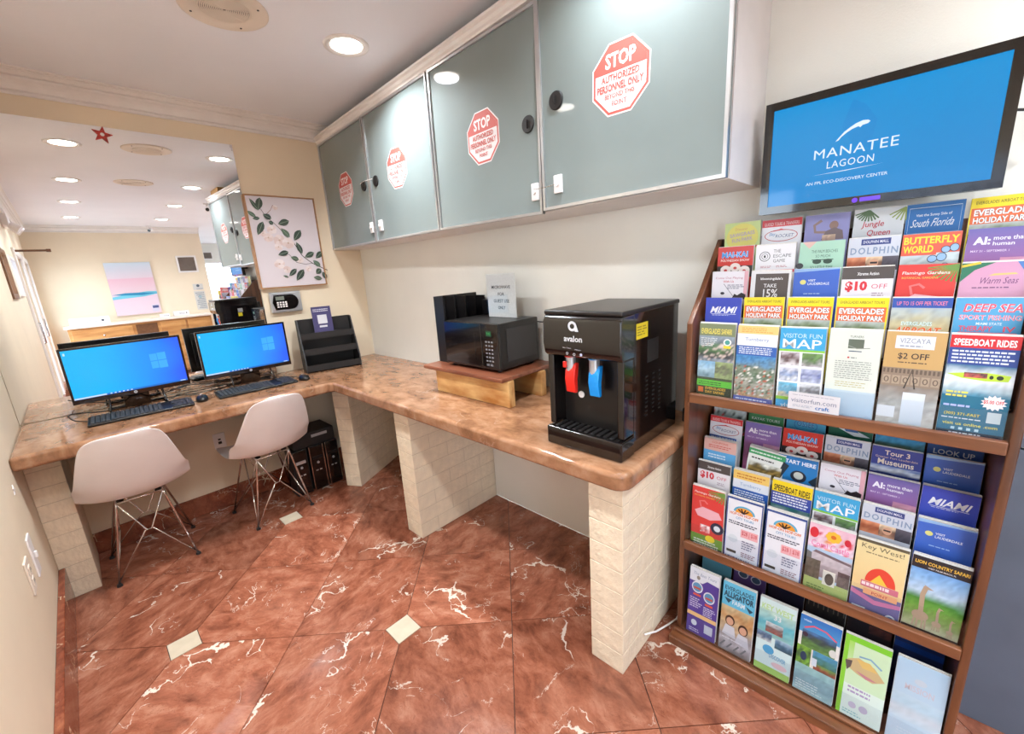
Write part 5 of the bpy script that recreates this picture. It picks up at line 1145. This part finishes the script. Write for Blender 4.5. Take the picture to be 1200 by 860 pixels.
def sunset(p):
    p.rect(0, 0, 1, 1, (60, 84, 150)); p.rect(.03, .03, .97, .97, (236, 236, 242)); p.ell(.5, .80, .30, .10, (90, 176, 210), 18, 0, 180); p.ell(.5, .79, .25, .085, (240, 160, 50), 18, 0, 180)
    for a in (-50, -20, 15, 45): p.line([(.48, .79), (.48 + .2 * math.sin(R(a)), .80 + .06 * math.cos(R(a)))], .04, (60, 40, 30))
    p.text('HOP-ON HOP-OFF', .10, .745, .90, .785, (226, 90, 50), .01, out=(250, 210, 160)); p.text('CITY TOURS', .28, .69, .78, .725, (60, 150, 200), .01); p.lines(.08, .60, .92, .66, 2, (60, 60, 80), 2); p.rect(.45, .44, .93, .56, (240, 176, 180)); p.text('$28 | $38', .48, .46, .9, .54, (206, 80, 90), .01)
    p.ell(.24, .38, .14, .06, (220, 226, 232)); p.lines(.5, .26, .9, .40, 4, (120, 126, 150), 5); p.rect(.08, .16, .36, .20, (60, 66, 60)); p.lines(.5, .14, .92, .22, 3, (150, 110, 120), 6); p.lines(.06, .05, .94, .11, 2, (60, 70, 130), 7)
def castle(p):
    p.rect(0, 0, 1, 1, (176, 200, 226)); p.photo(0, .68, 1, 1, [(230, 180, 196), (240, 200, 214), (224, 210, 226)], 3, 12, 8, .25, [(214, 40, 60), (240, 150, 60)])
    for a in range(0, 360, 45): p.ell(.55 + .11 * math.cos(R(a)), .88 + .045 * math.sin(R(a)), .07, .03, (242, 190, 60), 10)
    p.ell(.55, .88, .06, .026, (220, 110, 40), 12); p.ell(.12, .88, .10, .07, (214, 44, 60)); p.ell(.86, .86, .07, .045, (206, 40, 60)); p.text('Coral Castle', .08, .70, .92, .78, (236, 110, 170), .0)
    p.photo(.12, .30, 1, .62, [(200, 190, 196), (180, 166, 170), (130, 110, 110)], 6, 14, 12, .25); p.poly([(.0, .62), (.12, .60), (.12, .30), (0, .3)][::-1], (110, 110, 110)); p.photo(0, .26, .34, .52, [(100, 90, 80), (84, 80, 66)], 3, 8, 8, .5); p.photo(.74, .18, 1, .46, [(100, 80, 80), (80, 66, 66)], 4, 6, 6, .5); p.poly([(.14, .62), (1, .57), (1, .60), (.2, .655)], (120, 100, 106))
    p.rect(0, 0, 1, .26, (170, 186, 110)); p.rect(.42, .22, .70, .42, (226, 220, 206)); p.ell(.57, .31, .10, .08, (70, 56, 50)); p.lines(.08, .04, .6, .18, 4, (110, 130, 70), 3)
def keywest(p):
    p.rect(0, .35, 1, 1, (232, 214, 160), (236, 200, 140)); p.rect(0, 0, 1, .35, (110, 104, 150), (84, 90, 140)); p.rect(0, .965, 1, 1, (90, 80, 60)); p.text('Key West!', .10, .87, .92, .945, (90, 80, 60), .0); p.lines(.2, .83, .85, .855, 1, (120, 106, 80), 2)
    p.ell(.55, .48, .30, .20, (226, 70, 50), 24, 0, 180); p.poly([(.36, .48), (.52, .60), (.70, .48)][::-1], (244, 196, 70)); p.rect(.18, .40, .92, .475, (206, 110, 130)); p.lines(.2, .41, .9, .465, 1, (240, 220, 220), 3, .7); p.rect(.25, .31, .92, .38, (240, 170, 120)); p.text('POINT', .42, .325, .74, .36, (180, 60, 60), .01); p.poly([(0, .34), (.5, .26), (1, .30), (1, .25), (.5, .20), (0, .28)][::-1], (206, 120, 160)); p.rect(.06, .09, .34, .125, (226, 230, 236)); p.ell(.84, .10, .10, .045, (220, 226, 236)); p.ell(.84, .10, .06, .025, (90, 110, 160))
def lionc(p):
    p.rect(0, 0, 1, 1, (34, 30, 36)); p.text('LION COUNTRY SAFARI', .05, .915, .97, .955, (246, 196, 70), .02); p.text('WEST PALM BEACH, FL', .28, .875, .76, .895, (230, 226, 226)); p.photo(0, .14, 1, .86, [(110, 160, 214), (140, 180, 220), (180, 200, 220), (60, 130, 40), (110, 160, 60), (130, 150, 90), (190, 186, 150)], 6, 18, 22, .22)
    for (x, y, s) in ((.30, .30, 1.), (.60, .26, .55), (.84, .22, .4)):
        c = (176, 150, 124); p.line([(x, y + .02), (x - .02 * s, y + .26 * s), (x + .02 * s, y + .36 * s)], .09 * s, c); p.ell(x, y, .15 * s, .06 * s, c); p.poly([(x - .02 * s, y + .38 * s), (x + .16 * s, y + .34 * s), (x + .02 * s, y + .33 * s)][::-1], c)
        for d in (-.09, -.03, .05, .10): p.line([(x + d * s, y), (x + d * s * 1.2, y - .15 * s)], .035 * s, c)
    p.lines(.1, .03, .95, .12, 3, (226, 226, 230), 4, .4)
def blueback(p): p.rect(0, 0, 1, 1, (40, 70, 140), (24, 44, 100)); p.lines(.1, .86, .9, .95, 3, (170, 190, 230), 4); p.rect(.0, .72, 1, .80, (30, 90, 190))
def lightb(p): p.rect(0, 0, 1, 1, (110, 190, 214)); p.text('OSSEE', .3, .86, .75, .92, (60, 120, 170), .0)
def purpleb(p): p.rect(0, 0, 1, 1, (96, 70, 130)); p.rect(0, .84, .5, 1, (226, 226, 232)); p.ring(.3, .82, .16, .065, .03, (232, 232, 240)); p.ell(.3, .82, .12, .048, (70, 90, 110)); p.ring(.7, .80, .16, .065, .03, (232, 232, 240)); p.ell(.7, .80, .12, .048, (70, 90, 110))
def darkb(p): p.rect(0, 0, 1, 1, (34, 30, 54)); p.text('NIGHT CLUB', .35, .86, .85, .89, (200, 190, 210)); p.rect(.6, .93, 1, 1, (40, 96, 170))
def arches(p):
    p.rect(0, 0, 1, 1, (40, 38, 40)); p.rect(0, .95, 1, .99, (150, 156, 150))
    for k in range(4): p.rect(.05 + k * .25, .78, .22 + k * .25, .93, (120, 112, 96)); p.k -= 1
    p.k += 1
    for k in range(4): p.rect(.08 + k * .25, .72, .19 + k * .25, .90, (50, 46, 46)); p.k -= 1
    p.k += 1
def darkt(p): p.rect(0, 0, 1, 1, (52, 46, 54)); p.lines(.05, .86, .7, .96, 3, (196, 192, 200), 4); p.photo(.5, .72, 1, .84, [(120, 70, 60), (70, 50, 60)], 3, 6, 4, .4)
def hop(p):
    p.rect(0, 0, 1, 1, (84, 62, 150)); p.rect(0, .80, 1, 1, (226, 228, 236)); p.text('The Best Tours', .12, .90, .90, .945, (130, 150, 180), 0, shear=.2); p.poly([(0, .80), (.45, .80), (.6, .86), (1, .84), (1, .78), (0, .70)][::-1], (84, 62, 150)); p.ell(.3, .865, .06, .03, (150, 140, 130))
    for (x, y) in ((.28, .72), (.70, .63)): p.ell(x, y, .19, .085, (230, 232, 240)); p.ell(x, y, .155, .068, (90, 150, 190)); p.rect(x - .12, y - .03, x + .12, y, (200, 90, 70)); p.k += 1; p.rect(x - .12, y - .13, x + .14, y - .10, (226, 90, 60))
    p.lines(.06, .40, .48, .56, 5, (206, 200, 230), 3); p.lines(.54, .34, .95, .48, 5, (206, 200, 230), 5); p.rect(0, .27, 1, .33, (236, 190, 130)); p.ell(.26, .17, .10, .045, (226, 230, 240)); p.rect(.62, .08, .90, .21, (206, 210, 222)); p.lines(.1, .03, .55, .09, 2, (206, 200, 230), 8)
def gator(p):
    p.rect(0, .62, 1, 1, (100, 190, 224)); p.text('EVERGLADES', .06, .885, .94, .945, (30, 70, 90), .02); p.text('ALLIGATOR', .04, .785, .96, .875, (30, 70, 90), .05); p.text('FARM', .32, .705, .70, .77, (226, 236, 240), .02); p.poly([(.06, .77), (.3, .76), (.2, .70)][::-1], (30, 70, 90)); p.poly([(.72, .76), (.96, .72), (.86, .68)][::-1], (30, 70, 90))
    p.photo(0, .0, 1, .66, [(206, 190, 150), (190, 140, 90), (200, 170, 130), (160, 150, 150), (190, 186, 190), (120, 110, 110)], 7, 14, 18, .28)
    for (x, y) in ((.30, .46), (.72, .40)): p.ell(x, y, .15, .075, (70, 44, 32)); p.ell(x, y - .012, .11, .055, (214, 164, 136)); p.poly([(x - .22, y - .22), (x + .22, y - .24), (x + .15, y - .08), (x - .13, y - .07)], (206, 206, 214))
    for k in range(4): p.line([(.05 + k * .22, .05), (.2 + k * .22, .14)], .05, (110, 112, 116)); p.k -= 1
    p.k += 1; p.lines(.1, .18, .9, .205, 1, (232, 232, 236), 3)
def keyw2(p):
    p.rect(0, 0, 1, 1, (210, 232, 232)); p.photo(0, .5, 1, .86, [(190, 220, 206), (90, 180, 200), (150, 200, 190)], 4, 10, 10, .2); p.text('KEY WEST', .06, .85, .94, .93, (190, 222, 150), .03); p.text('33', .42, .75, .62, .82, (226, 232, 232), .02); p.photo(.22, .56, .70, .70, [(200, 210, 214), (110, 100, 100), (160, 90, 80)], 6, 8, 6, .4); p.photo(.0, .42, .42, .54, [(120, 150, 180), (70, 90, 120), (200, 206, 206)], 8, 8, 6, .4); p.photo(.52, .38, 1, .52, [(170, 200, 220), (70, 110, 140), (60, 90, 100)], 9, 8, 6, .4)
    p.ell(.36, .32, .16, .06, (80, 160, 206)); p.text('DISCOVER', .4, .22, .86, .28, (110, 170, 206), .02); p.ell(.7, .15, .22, .04, (230, 196, 200)); p.rect(0, 0, 1, .09, (170, 210, 110))
def evblue(p):
    p.rect(0, .78, 1, 1, (40, 110, 190), (80, 160, 210)); p.line([(.12, .84), (.35, .90), (.65, .89), (.92, .82)], .05, (226, 90, 110)); p.text('visit', .08, .93, .28, .955, (226, 236, 246)); p.photo(.08, .60, .92, .82, [(70, 120, 170), (60, 70, 80), (90, 130, 70), (110, 150, 80)], 4, 12, 9, .35); p.ell(.16, .76, .07, .03, (60, 40, 60)); p.ell(.86, .66, .09, .05, (220, 220, 214)); p.photo(0, .36, .36, .60, [(130, 180, 60), (60, 90, 60), (120, 170, 60)], 5, 8, 8, .5); p.ell(.18, .47, .08, .06, (40, 60, 90)); p.photo(.4, .44, 1, .60, [(80, 150, 190), (70, 120, 90)], 6, 8, 6, .3); p.photo(.45, .32, 1, .44, [(110, 150, 80), (150, 60, 60), (80, 110, 60)], 9, 8, 5, .4); p.photo(0, 0, 1, .36, [(150, 190, 190), (140, 180, 186), (130, 170, 180), (170, 200, 200)], 8, 12, 10, .2); p.lines(.06, .03, .8, .16, 4, (220, 232, 232), 3, .3); p.rect(.40, .40, .52, .50, (214, 224, 236))
def greenfish(p):
    p.rect(0, 0, 1, 1, (206, 232, 190)); p.rect(0, .93, 1, 1, (130, 206, 50)); p.rect(0, 0, .10, 1, (140, 210, 60)); p.rect(.10, .55, .22, .93, (170, 220, 100), (206, 232, 190)); p.poly([(.10, .70), (.35, .76), (.7, .72), (.95, .60), (.7, .53), (.35, .56), (.15, .60)][::-1], (206, 180, 130)); p.poly([(.06, .68), (.22, .70), (.20, .62), (.12, .56)][::-1], (96, 84, 80)); p.poly([(.3, .74), (.6, .75), (.78, .67), (.45, .66)][::-1], (226, 190, 110)); p.line([(.35, .78), (.6, .80), (.85, .73)], .05, (130, 170, 200)); p.poly([(.3, .60), (.6, .58), (.8, .56), (.55, .54)][::-1], (196, 130, 140))
    p.rect(.1, .0, 1, .40, (222, 238, 226)); p.lines(.2, .30, .85, .40, 2, (170, 150, 190), 3); p.ell(.35, .16, .09, .04, (200, 190, 210)); p.ell(.6, .16, .10, .045, (196, 186, 206)); p.lines(.15, .03, .6, .09, 2, (140, 190, 190), 4)
def paleblue(p): p.rect(0, 0, 1, 1, (176, 204, 226), (196, 214, 226)); p.text('MISSION', .22, .66, .78, .73, (206, 190, 196), .01); p.ell(.5, .79, .12, .035, (196, 206, 216)); p.photo(0, .30, 1, .6, [(190, 212, 226), (180, 206, 222), (200, 206, 214), (196, 214, 226)], 5, 10, 8, .08); p.lines(.2, .1, .8, .2, 3, (206, 220, 230), 4)

T1 = [(circle_yel, 'yellow and pale green brochures with a round badge, top left of rack'), (rocket, 'white brochures with red header and oval logo in the topmost row'), (person_purple, 'violet brochures picturing a person with raised arm in the topmost row'), (jungle, 'pale brochures with palm fronds and pink script in the topmost row'), (southfl, 'blue South Florida brochures in the topmost row'), (everglades, 'yellow-topped airboat brochures at the right end of the topmost row')]
T2 = [(maikai, 'red brochures with blue title at left end of second row from top'), (escape, 'white brochures with black round maze badge in second row from top'), (palmb, 'mint green Palm Beaches brochures in second row from top'), (dolphin, 'grey-blue shopping mall brochures in the second row from top'), (butterfly, 'red brochures with blue butterflies and yellow title'), (ai, 'purple AI exhibition brochures in the second row from top')]
T3 = [(guitar, 'white brochures with a guitar neck at left of third row from top'), (take15, 'dark grey take 15 percent brochures with white border'), (lauder, 'blue brochures with pale sun logo in the third row from top'), (ten, 'ten dollars off brochures with dark header in upper tier'), (flamingo, 'red garden brochures with palm leaves in the upper tier'), (warmsea, 'pink brochures with green corner at right of third row')]
T4 = [(miami, 'blue brochures with slanted white title in upper tier'), (everglades, 'first of three yellow airboat brochures side by side, next to blue one'), (everglades, 'middle of three yellow airboat brochures side by side in upper tier'), (everglades, 'third of three yellow airboat brochures side by side, above white leaflet'), (airboat, 'airboat brochures with blue stripe and orange title'), (deepsea, 'light blue deep sea fishing brochures with pink title')]
T5 = [(evsafari, 'green and yellow safari brochures at left front of the upper tier'), (aerial, 'brochures with aerial city picture, front row of upper tier'), (funmap, 'sky blue map brochures standing full height in front of upper tier'), (whitemenu, 'white printed leaflets in the front row of the upper tier'), (vizcaya, 'tan two dollars off brochures with carved stone wall picture'), (speed5, 'teal speedboat brochures with red header at right front of upper tier')]
M1 = [(cars, 'brochures picturing vehicles, rearmost left of the middle tier'), (greenpark, 'green and blue brochures half hidden at the back of middle tier'), (ossee, 'light blue brochures with round title half hidden behind the upper rail'), (boatg, 'dark green brochures with white boat at back of middle tier'), (houses, 'red-edged brochures with blue sky picture at back of middle tier'), (lookup, 'blue LOOK UP brochures with curved top edge')]
M2 = [(rocket, 'white brochures with red header and oval logo in middle tier'), (ai, 'purple AI brochures in the second column of middle tier'), (maikai, 'red brochures with blue title in the middle tier'), (dolphin, 'grey-blue shopping mall brochures upper position in middle tier'), (museums, 'navy museum tour brochures in the middle tier'), (lauder, 'blue sun logo brochures just below the curved-top ones')]
M3 = [(pinkblue, 'pink and light blue brochures in first column of middle tier'), (foodg, 'tilted white brochures with green header and food picture'), (starthere, 'blue START HERE brochures with palm trees'), (guitar, 'white brochures with guitar picture in the middle tier'), (ai, 'purple AI brochures in the fifth column of middle tier'), (miami, 'blue brochures with slanted white title in middle tier')]
M4 = [(ten, 'ten dollars off brochures with dark header in middle tier'), (hotel, 'yellow, white and blue hotel brochures in middle tier'), (speedy, 'yellow-topped speedboat brochures in the middle tier'), (funmap, 'sky blue map brochures in middle tier above the flower brochures'), (dolphin, 'grey-blue shopping mall brochures lower position in middle tier'), (lauder, 'blue sun logo brochures directly above the giraffe brochures')]
M5 = [(flamingo, 'red and green flamingo brochures at left front of the middle tier'), (sunset, 'white sunset logo brochures with blue edge, left one of two'), (sunset, 'white sunset logo brochures with blue edge, right one of two'), (castle, 'pink flower and stone castle brochures, front of middle tier'), (keywest, 'cream and violet Key West brochures with red sun'), (lionc, 'black-topped giraffe brochures at right front of the middle tier')]
B1 = [(lightb, 'light blue brochures at left back of the bottom tier'), (purpleb, 'purple and white brochures with round pictures at back of bottom tier'), (darkb, 'dark navy brochures at back of the bottom tier'), (arches, 'black brochures with pale arches at back of bottom tier'), (darkt, 'dark brochures with white lines behind the bright green ones'), (blueback, 'dark blue brochures at right back of the bottom tier')]
B2 = [(hop, 'purple and white tour brochures at left front of the bottom tier'), (gator, 'blue and tan alligator farm brochures in the bottom tier'), (keyw2, 'pale turquoise Key West brochures in the bottom tier'), (evblue, 'blue and green nature park brochures in the bottom tier'), (greenfish, 'bright lime green fish brochures in the bottom tier'), (paleblue, 'pale blue brochures at right front of the bottom tier')]
YL = [-2.526, -2.634, -2.742, -2.848, -2.953, -3.060]
COL5 = (-2.520, -2.632, -2.734, -2.838, -2.945, -3.054)
rbn = random.Random(5)
def brochure(fn, label, y0, ztop, x, thick, tilt, w=.100, h=.228, roll=0., curved=False, group='brochures in the wooden rack', ghost=0):
    mx = fr_x(y0, ztop - h, x) @ Matrix.Translation((w / 2, 0, 0)) @ Matrix.Rotation(tilt, 4, 'X') @ Matrix.Rotation(roll, 4, 'Z') @ Matrix.Translation((-w / 2, 0, 0))
    m_ = MB(); n_ = max(1, int(thick / .0035)); z = 0.
    for k in range(n_):      # a few bundles, edges slightly out of step
        dx, dy = (0, 0) if k == 0 else (rbn.uniform(-.001, .0012), rbn.uniform(-.001, .0035))
        m_.box(dx, w + dx, dy, h + dy, -(k + 1) * .0035 + .0006, -k * .0035, mx)
    o = m_.build('brochure_stack', M['paper']); o['label'] = label; o['category'] = 'brochures'; o['group'] = group
    p = Print(w, h, mx, z0=.0003, step=.00005); fn(p); p.build('front_cover', M['print'], o)
    return o
for rows_, xs, zt, th in ((T1, 1, 1.428, .010), (T2, 2, 1.356, .010), (T3, 3, 1.284, .010), (T4, 4, 1.212, .010), (T5, 5, 1.138, .014),
                          (M1, 1, .836, .010), (M2, 2, .806, .010), (M3, 3, .738, .014), (M4, 4, .672, .014), (M5, 5, .600, .017)):
    for k, (fn, lb) in enumerate(rows_):
        y0 = YL[k] + rbn.uniform(-.0015, .0015); z = zt + rbn.uniform(-.002, .002)
        if rows_ is M5: z -= .0015 * k
        ro = R(rbn.uniform(-.5, .5))
        if rows_ is M3 and k == 1: ro = R(-5); y0 -= .010
        if rows_ is T5 and k == 2: ro = R(.8)
        if rows_ is T1 and k == 0: y0 -= .004
        if rows_ is M1 and k == 5: z -= .010
        brochure(fn, lb, y0, z, rowx[xs] - .004, th, R(-1.5), roll=ro)
for k, (fn, lb) in enumerate(B1): brochure(fn, lb, YL[k], .283, -.128, .010, R(-2))
for k, (fn, lb) in enumerate(B2): brochure(fn, lb, YL[k] - .006, .296, -.2755, .017, R(-5), w=.096, h=.250)
o = MB().box(-.2765, -.2758, -2.885, -2.775, .925, .972).build('business_card', M['paper']); tag(o, 'grey visitor card leaning at the front rail of upper tier', 'card')
p = Print(.11, .047, fr_x(-2.775, .925, -.2765), z0=.0002); visitcard(p); p.build('card_print', M['print'], o)

# ================================================================ reception desk beyond the rack
t = thing('slate_panel', (-.01, -3.32, 0), 'slate blue wall panel with a thin joint right of the brochure rack', 'panel')
MB().box(-.018, -.001, YE + .001, -3.190, 0.0, .826).build('lower_panel', M['slate'], t, bevel=.002)
MB().box(-.018, -.001, YE + .001, -3.190, .831, 1.085).build('upper_panel', M['slate'], t, bevel=.002)
t = thing('reception_desk', (.3, -4.0, 0), 'slate fronted reception desk with oak top in the lobby opening', 'desk')
DY0, DY1 = YE - .002, -4.80
for (y0, y1) in ((DY0, -3.85), (-3.854, -4.30), (-4.304, DY1)):
    MB().box(-.018, .0, y1, y0, 0.0, .826).build('lower_panel', M['slate'], t, bevel=.002)
    MB().box(-.018, .0, y1, y0, .831, 1.085).build('upper_panel', M['slate'], t, bevel=.002)
MB().box(.001, .55, DY1, YE - .002, 0, 1.085).build('desk_body', M['slate'], t)
MB().box(-.035, .60, DY1 - .03, YE - .004, 1.087, 1.122).build('desk_top', M['oak'], t, bevel=.004)
hb = random.Random(9)
for k in range(7):
    x, y = .02 + .11 * (k % 4), -4.60 + .16 * (k // 4) + .1 * (k % 2)
    hh = .15 + .05 * (k % 3); c_ = [(230, 214, 70), (120, 90, 150), (60, 90, 160), (226, 226, 232), (206, 110, 110), (90, 150, 190), (220, 226, 230)][k]
    o = MB().box(x, x + .095, y, y + .03, 1.1225, 1.1225 + hh).build('leaflet_stack', mat('leaflet_%d' % k, c_, .5, var=.2, vs=30))
    tag(o, ['yellow', 'violet', 'dark blue', 'white', 'pink', 'light blue', 'pale grey'][k] + ' leaflet stack standing on the oak desk top, seen in the mirror', 'leaflets', 'leaflets on the reception desk')
    Print(.095, hh, fr_my(x + .095, 1.1225, y + .030), z0=.0005).lines(0, 0, 1, 1, 1, c_) if 0 else None
    p = Print(.095, hh, fr_my(x + .095, 1.1225, y + .030), z0=.0006); p.photo(.05, .1, .95, .6, [(200, 206, 220), (120, 130, 160), (200, 150, 140)], k, 6, 6, .4); p.lines(.1, .7, .9, .92, 3, (240, 240, 244) if k != 3 else (60, 60, 80), k); p.build('leaflet_print', M['print'], o)

# ================================================================ far end of the room (seen in the mirror)
t = thing('credenza', (-.83, -5.65, 0), 'long honey oak credenza against the far wall', 'cabinet')
CX0, CX1, CY = -1.640, .02, -5.40
MB().box(CX0, CX1, YF + .001, CY, .06, .885).build('body', M['oak'], t, bevel=.002)
MB().box(CX0 - .03, CX1 + .03, YF + .001, CY + .03, .886, .915).build('credenza_top', M['speaker_plate'], t, bevel=.004)
MB().box(CX0 + .03, CX1 - .03, YF + .03, CY - .04, 0, .06).build('plinth', M['brown_frame'], t)
MB().box(-.93, -.68, CY, CY + .004, .50, .86).build('bay_shade_panel', M['brown_frame'], t)  # dark sheet painted in for the shade of an opening, none is cut
for (x0, x1, z0, z1) in ((CX0 + .03, -.97, .66, .86), (CX0 + .03, -.97, .09, .63), (-.64, -.33, .09, .86), (-.30, CX1 - .03, .09, .86)):
    d = MB().box(x0, x1, CY, CY + .018, z0, z1).build('drawer_front' if z1 - z0 < .3 else 'door', M['oak'], t, bevel=.004)
    MB().box(x0 + .05, x1 - .05, CY + .018, CY + .024, z0 + .04, z1 - .04).build('raised_panel', M['oak'], d, bevel=.005)
    MB().lathe([(0, .024), (.006, .026), (.007, .034), (.013, .040), (.010, .046), (0, .047)], ((x0 + x1) / 2, CY, (z0 + z1) / 2), axis='y', n=12).build('knob', M['chrome'], d, smooth=True)
t = thing('beach_painting', (-.80, YF, 1.0), 'pastel seascape canvas with blue wave leaning on far wall', 'painting')
MB().box(-1.075, -.535, YF + .001, YF + .03, .985, 1.78).build('canvas', M['paper'], t, bevel=.003)
p = Print(.54, .795, fr_my(-.535, .985, YF + .0305), z0=.0005, step=.0004)
p.rect(0, .70, 1, 1, (206, 220, 232), (226, 206, 214)); p.k -= 1; p.rect(0, .40, 1, .70, (232, 186, 200), (226, 200, 206)); p.k -= 1; p.rect(0, 0, 1, .40, (222, 196, 210), (236, 206, 214)); p.k += 1
p.poly([(0, .38), (.3, .34), (1, .31), (1, .36), (.6, .41), (.2, .44), (0, .43)], (110, 190, 210)); p.poly([(0, .395), (.35, .37), (.8, .385), (1, .40), (.7, .425), (.3, .42)], (30, 130, 170)); p.rect(.04, .03, .20, .17, (214, 206, 222)); p.k += 1; p.rect(.04, .10, .18, .15, (70, 80, 130))
p.build('painted_sea', M['matte_print'], t)
t = thing('air_vent', (-.05, YF, 1.72), 'dark return air vent in a white frame on the far wall', 'vent')
MB().box(-.190, .085, YF + .001, YF + .004, 1.595, 1.865).build('vent_backing', M['grille_grey'], t)
MB().box(-.190, .085, YF + .004, YF + .016, 1.595, 1.620).box(-.190, .085, YF + .004, YF + .016, 1.84, 1.865).box(-.190, -.165, YF + .004, YF + .016, 1.62, 1.84).box(.060, .085, YF + .004, YF + .016, 1.62, 1.84).build('vent_frame', M['white_trim'], t)
for k in range(11): MB().box(-.165, .060, YF + .004, YF + .010, 1.626 + k * .0195, 1.634 + k * .0195).build('vent_slat', M['grille_grey'], t)
for (x0, x1, z0, z1, lb, sd) in ((-.045, .095, 1.30, 1.40, 'small white notice with dark emblem on the far wall', 1), (-.05, .10, .97, 1.28, 'tall printed notice on far wall beside the painting', 2)):
    o = tag(MB().box(x0, x1, YF + .001, YF + .004, z0, z1).build('wall_notice', M['paper']), lb, 'notice')
    p = Print(x1 - x0, z1 - z0, fr_my(x1, z0, YF + .0045)); p.lines(.08, .05, .92, .95 if sd == 2 else .3, 9 if sd == 2 else 2, (150, 156, 160), sd)
    p.ell(.5, .7, .16, .16 * (x1 - x0) / (z1 - z0), (90, 100, 110) if sd == 1 else (170, 190, 196)); p.build('notice_print', M['matte_print'], o)
for (x0, x1, y0, hh, lb) in ((-1.60, -1.18, -5.60, .10, 'white printed box at the left end of oak credenza'), (-.42, -.22, -5.62, .075, 'small white box at the right of oak credenza'), (-.60, -.48, -5.58, .05, 'little white carton under the beach painting')):
    t = thing('white_box', ((x0 + x1) / 2, y0, .915), lb, 'box')
    MB().box(x0, x1, y0 - .10, y0, .9155, .9155 + hh).build('box_body', M['white_plastic'], t, bevel=.003)
    p = Print(x1 - x0, hh, fr_my(x1, .9155, y0), z0=.0008); p.lines(.3, .3, .8, .7, 2, (150, 156, 170), 3); p.ell(.18, .5, .04, .16, (60, 60, 70)); p.build('box_print', M['matte_print'], t)
for (x, y, lb) in ((-.46, -5.70, 'small white camera with black lens on ceiling by the far wall'), (-.17, -3.30, 'small white camera with black lens on ceiling past the glass cabinets')):
    t = thing('security_camera', (x, y, H), lb, 'camera')
    MB().cyl((x, y, H), (x, y, H - .018), .032, .030, 20).cyl((x, y, H - .018), (x, y, H - .045), .010, n=12).build('mount', M['white_plastic'], t, smooth=False)
    MB().cyl((x + .03, y - .05, H - .050), (x - .01, y + .055, H - .075), .026, n=18).build('camera_body', M['white_plastic'], t, bevel=.003)
    MB().cyl((x - .0095, y + .054, H - .0748), (x - .0115, y + .059, H - .076), .020, n=18).build('lens', M['gloss_black'], t)
t = thing('emergency_light', (XL, -3.45, 2.06), 'white twin-head emergency light high on the left wall', 'light fixture')
MB().box(XL + .001, XL + .05, -3.60, -3.30, 2.02, 2.13).build('battery_box', M['white_plastic'], t, bevel=.008)
for s in (-1, 1): MB().cyl((XL + .05, -3.45 + s * .10, 2.03), (XL + .11, -3.45 + s * .11, 1.985), .030, .042, 20).build('lamp_head', M['white_plastic'], t, bevel=.003)
t = thing('lobby_vent', (.85, -9, 1.98), 'dark square vent high on the lobby wall above window', 'vent')
MB().box(.80, .98, -8.999, -8.985, 1.96, 2.12).build('vent_frame', M['white_trim'], t)
MB().box(.815, .965, -8.985, -8.980, 1.975, 2.105).build('vent_grille', M['grille_grey'], t)
# the word on the sheet hanging in the window (legible from outside, so mirrored in here)
p = Print(.476, .296, Matrix.Translation((XL - .0228, -2.792, 1.392)) @ Matrix(((0, 0, -1, 0), (-1, 0, 0, 0), (0, 1, 0, 0), (0, 0, 0, 1))), z0=-.0002, step=0)
p.ring(.22, .50, .13, .26, .012, (110, 116, 130)); p.ring(.46, .52, .10, .20, .012, (110, 116, 130)); p.line([(.355, .72), (.352, .10)], .012, (110, 116, 130))
p.text('en', .60, .32, .92, .68, (110, 116, 130), .0, shear=.2); p.build('lettering', M['matte_print'], sg)
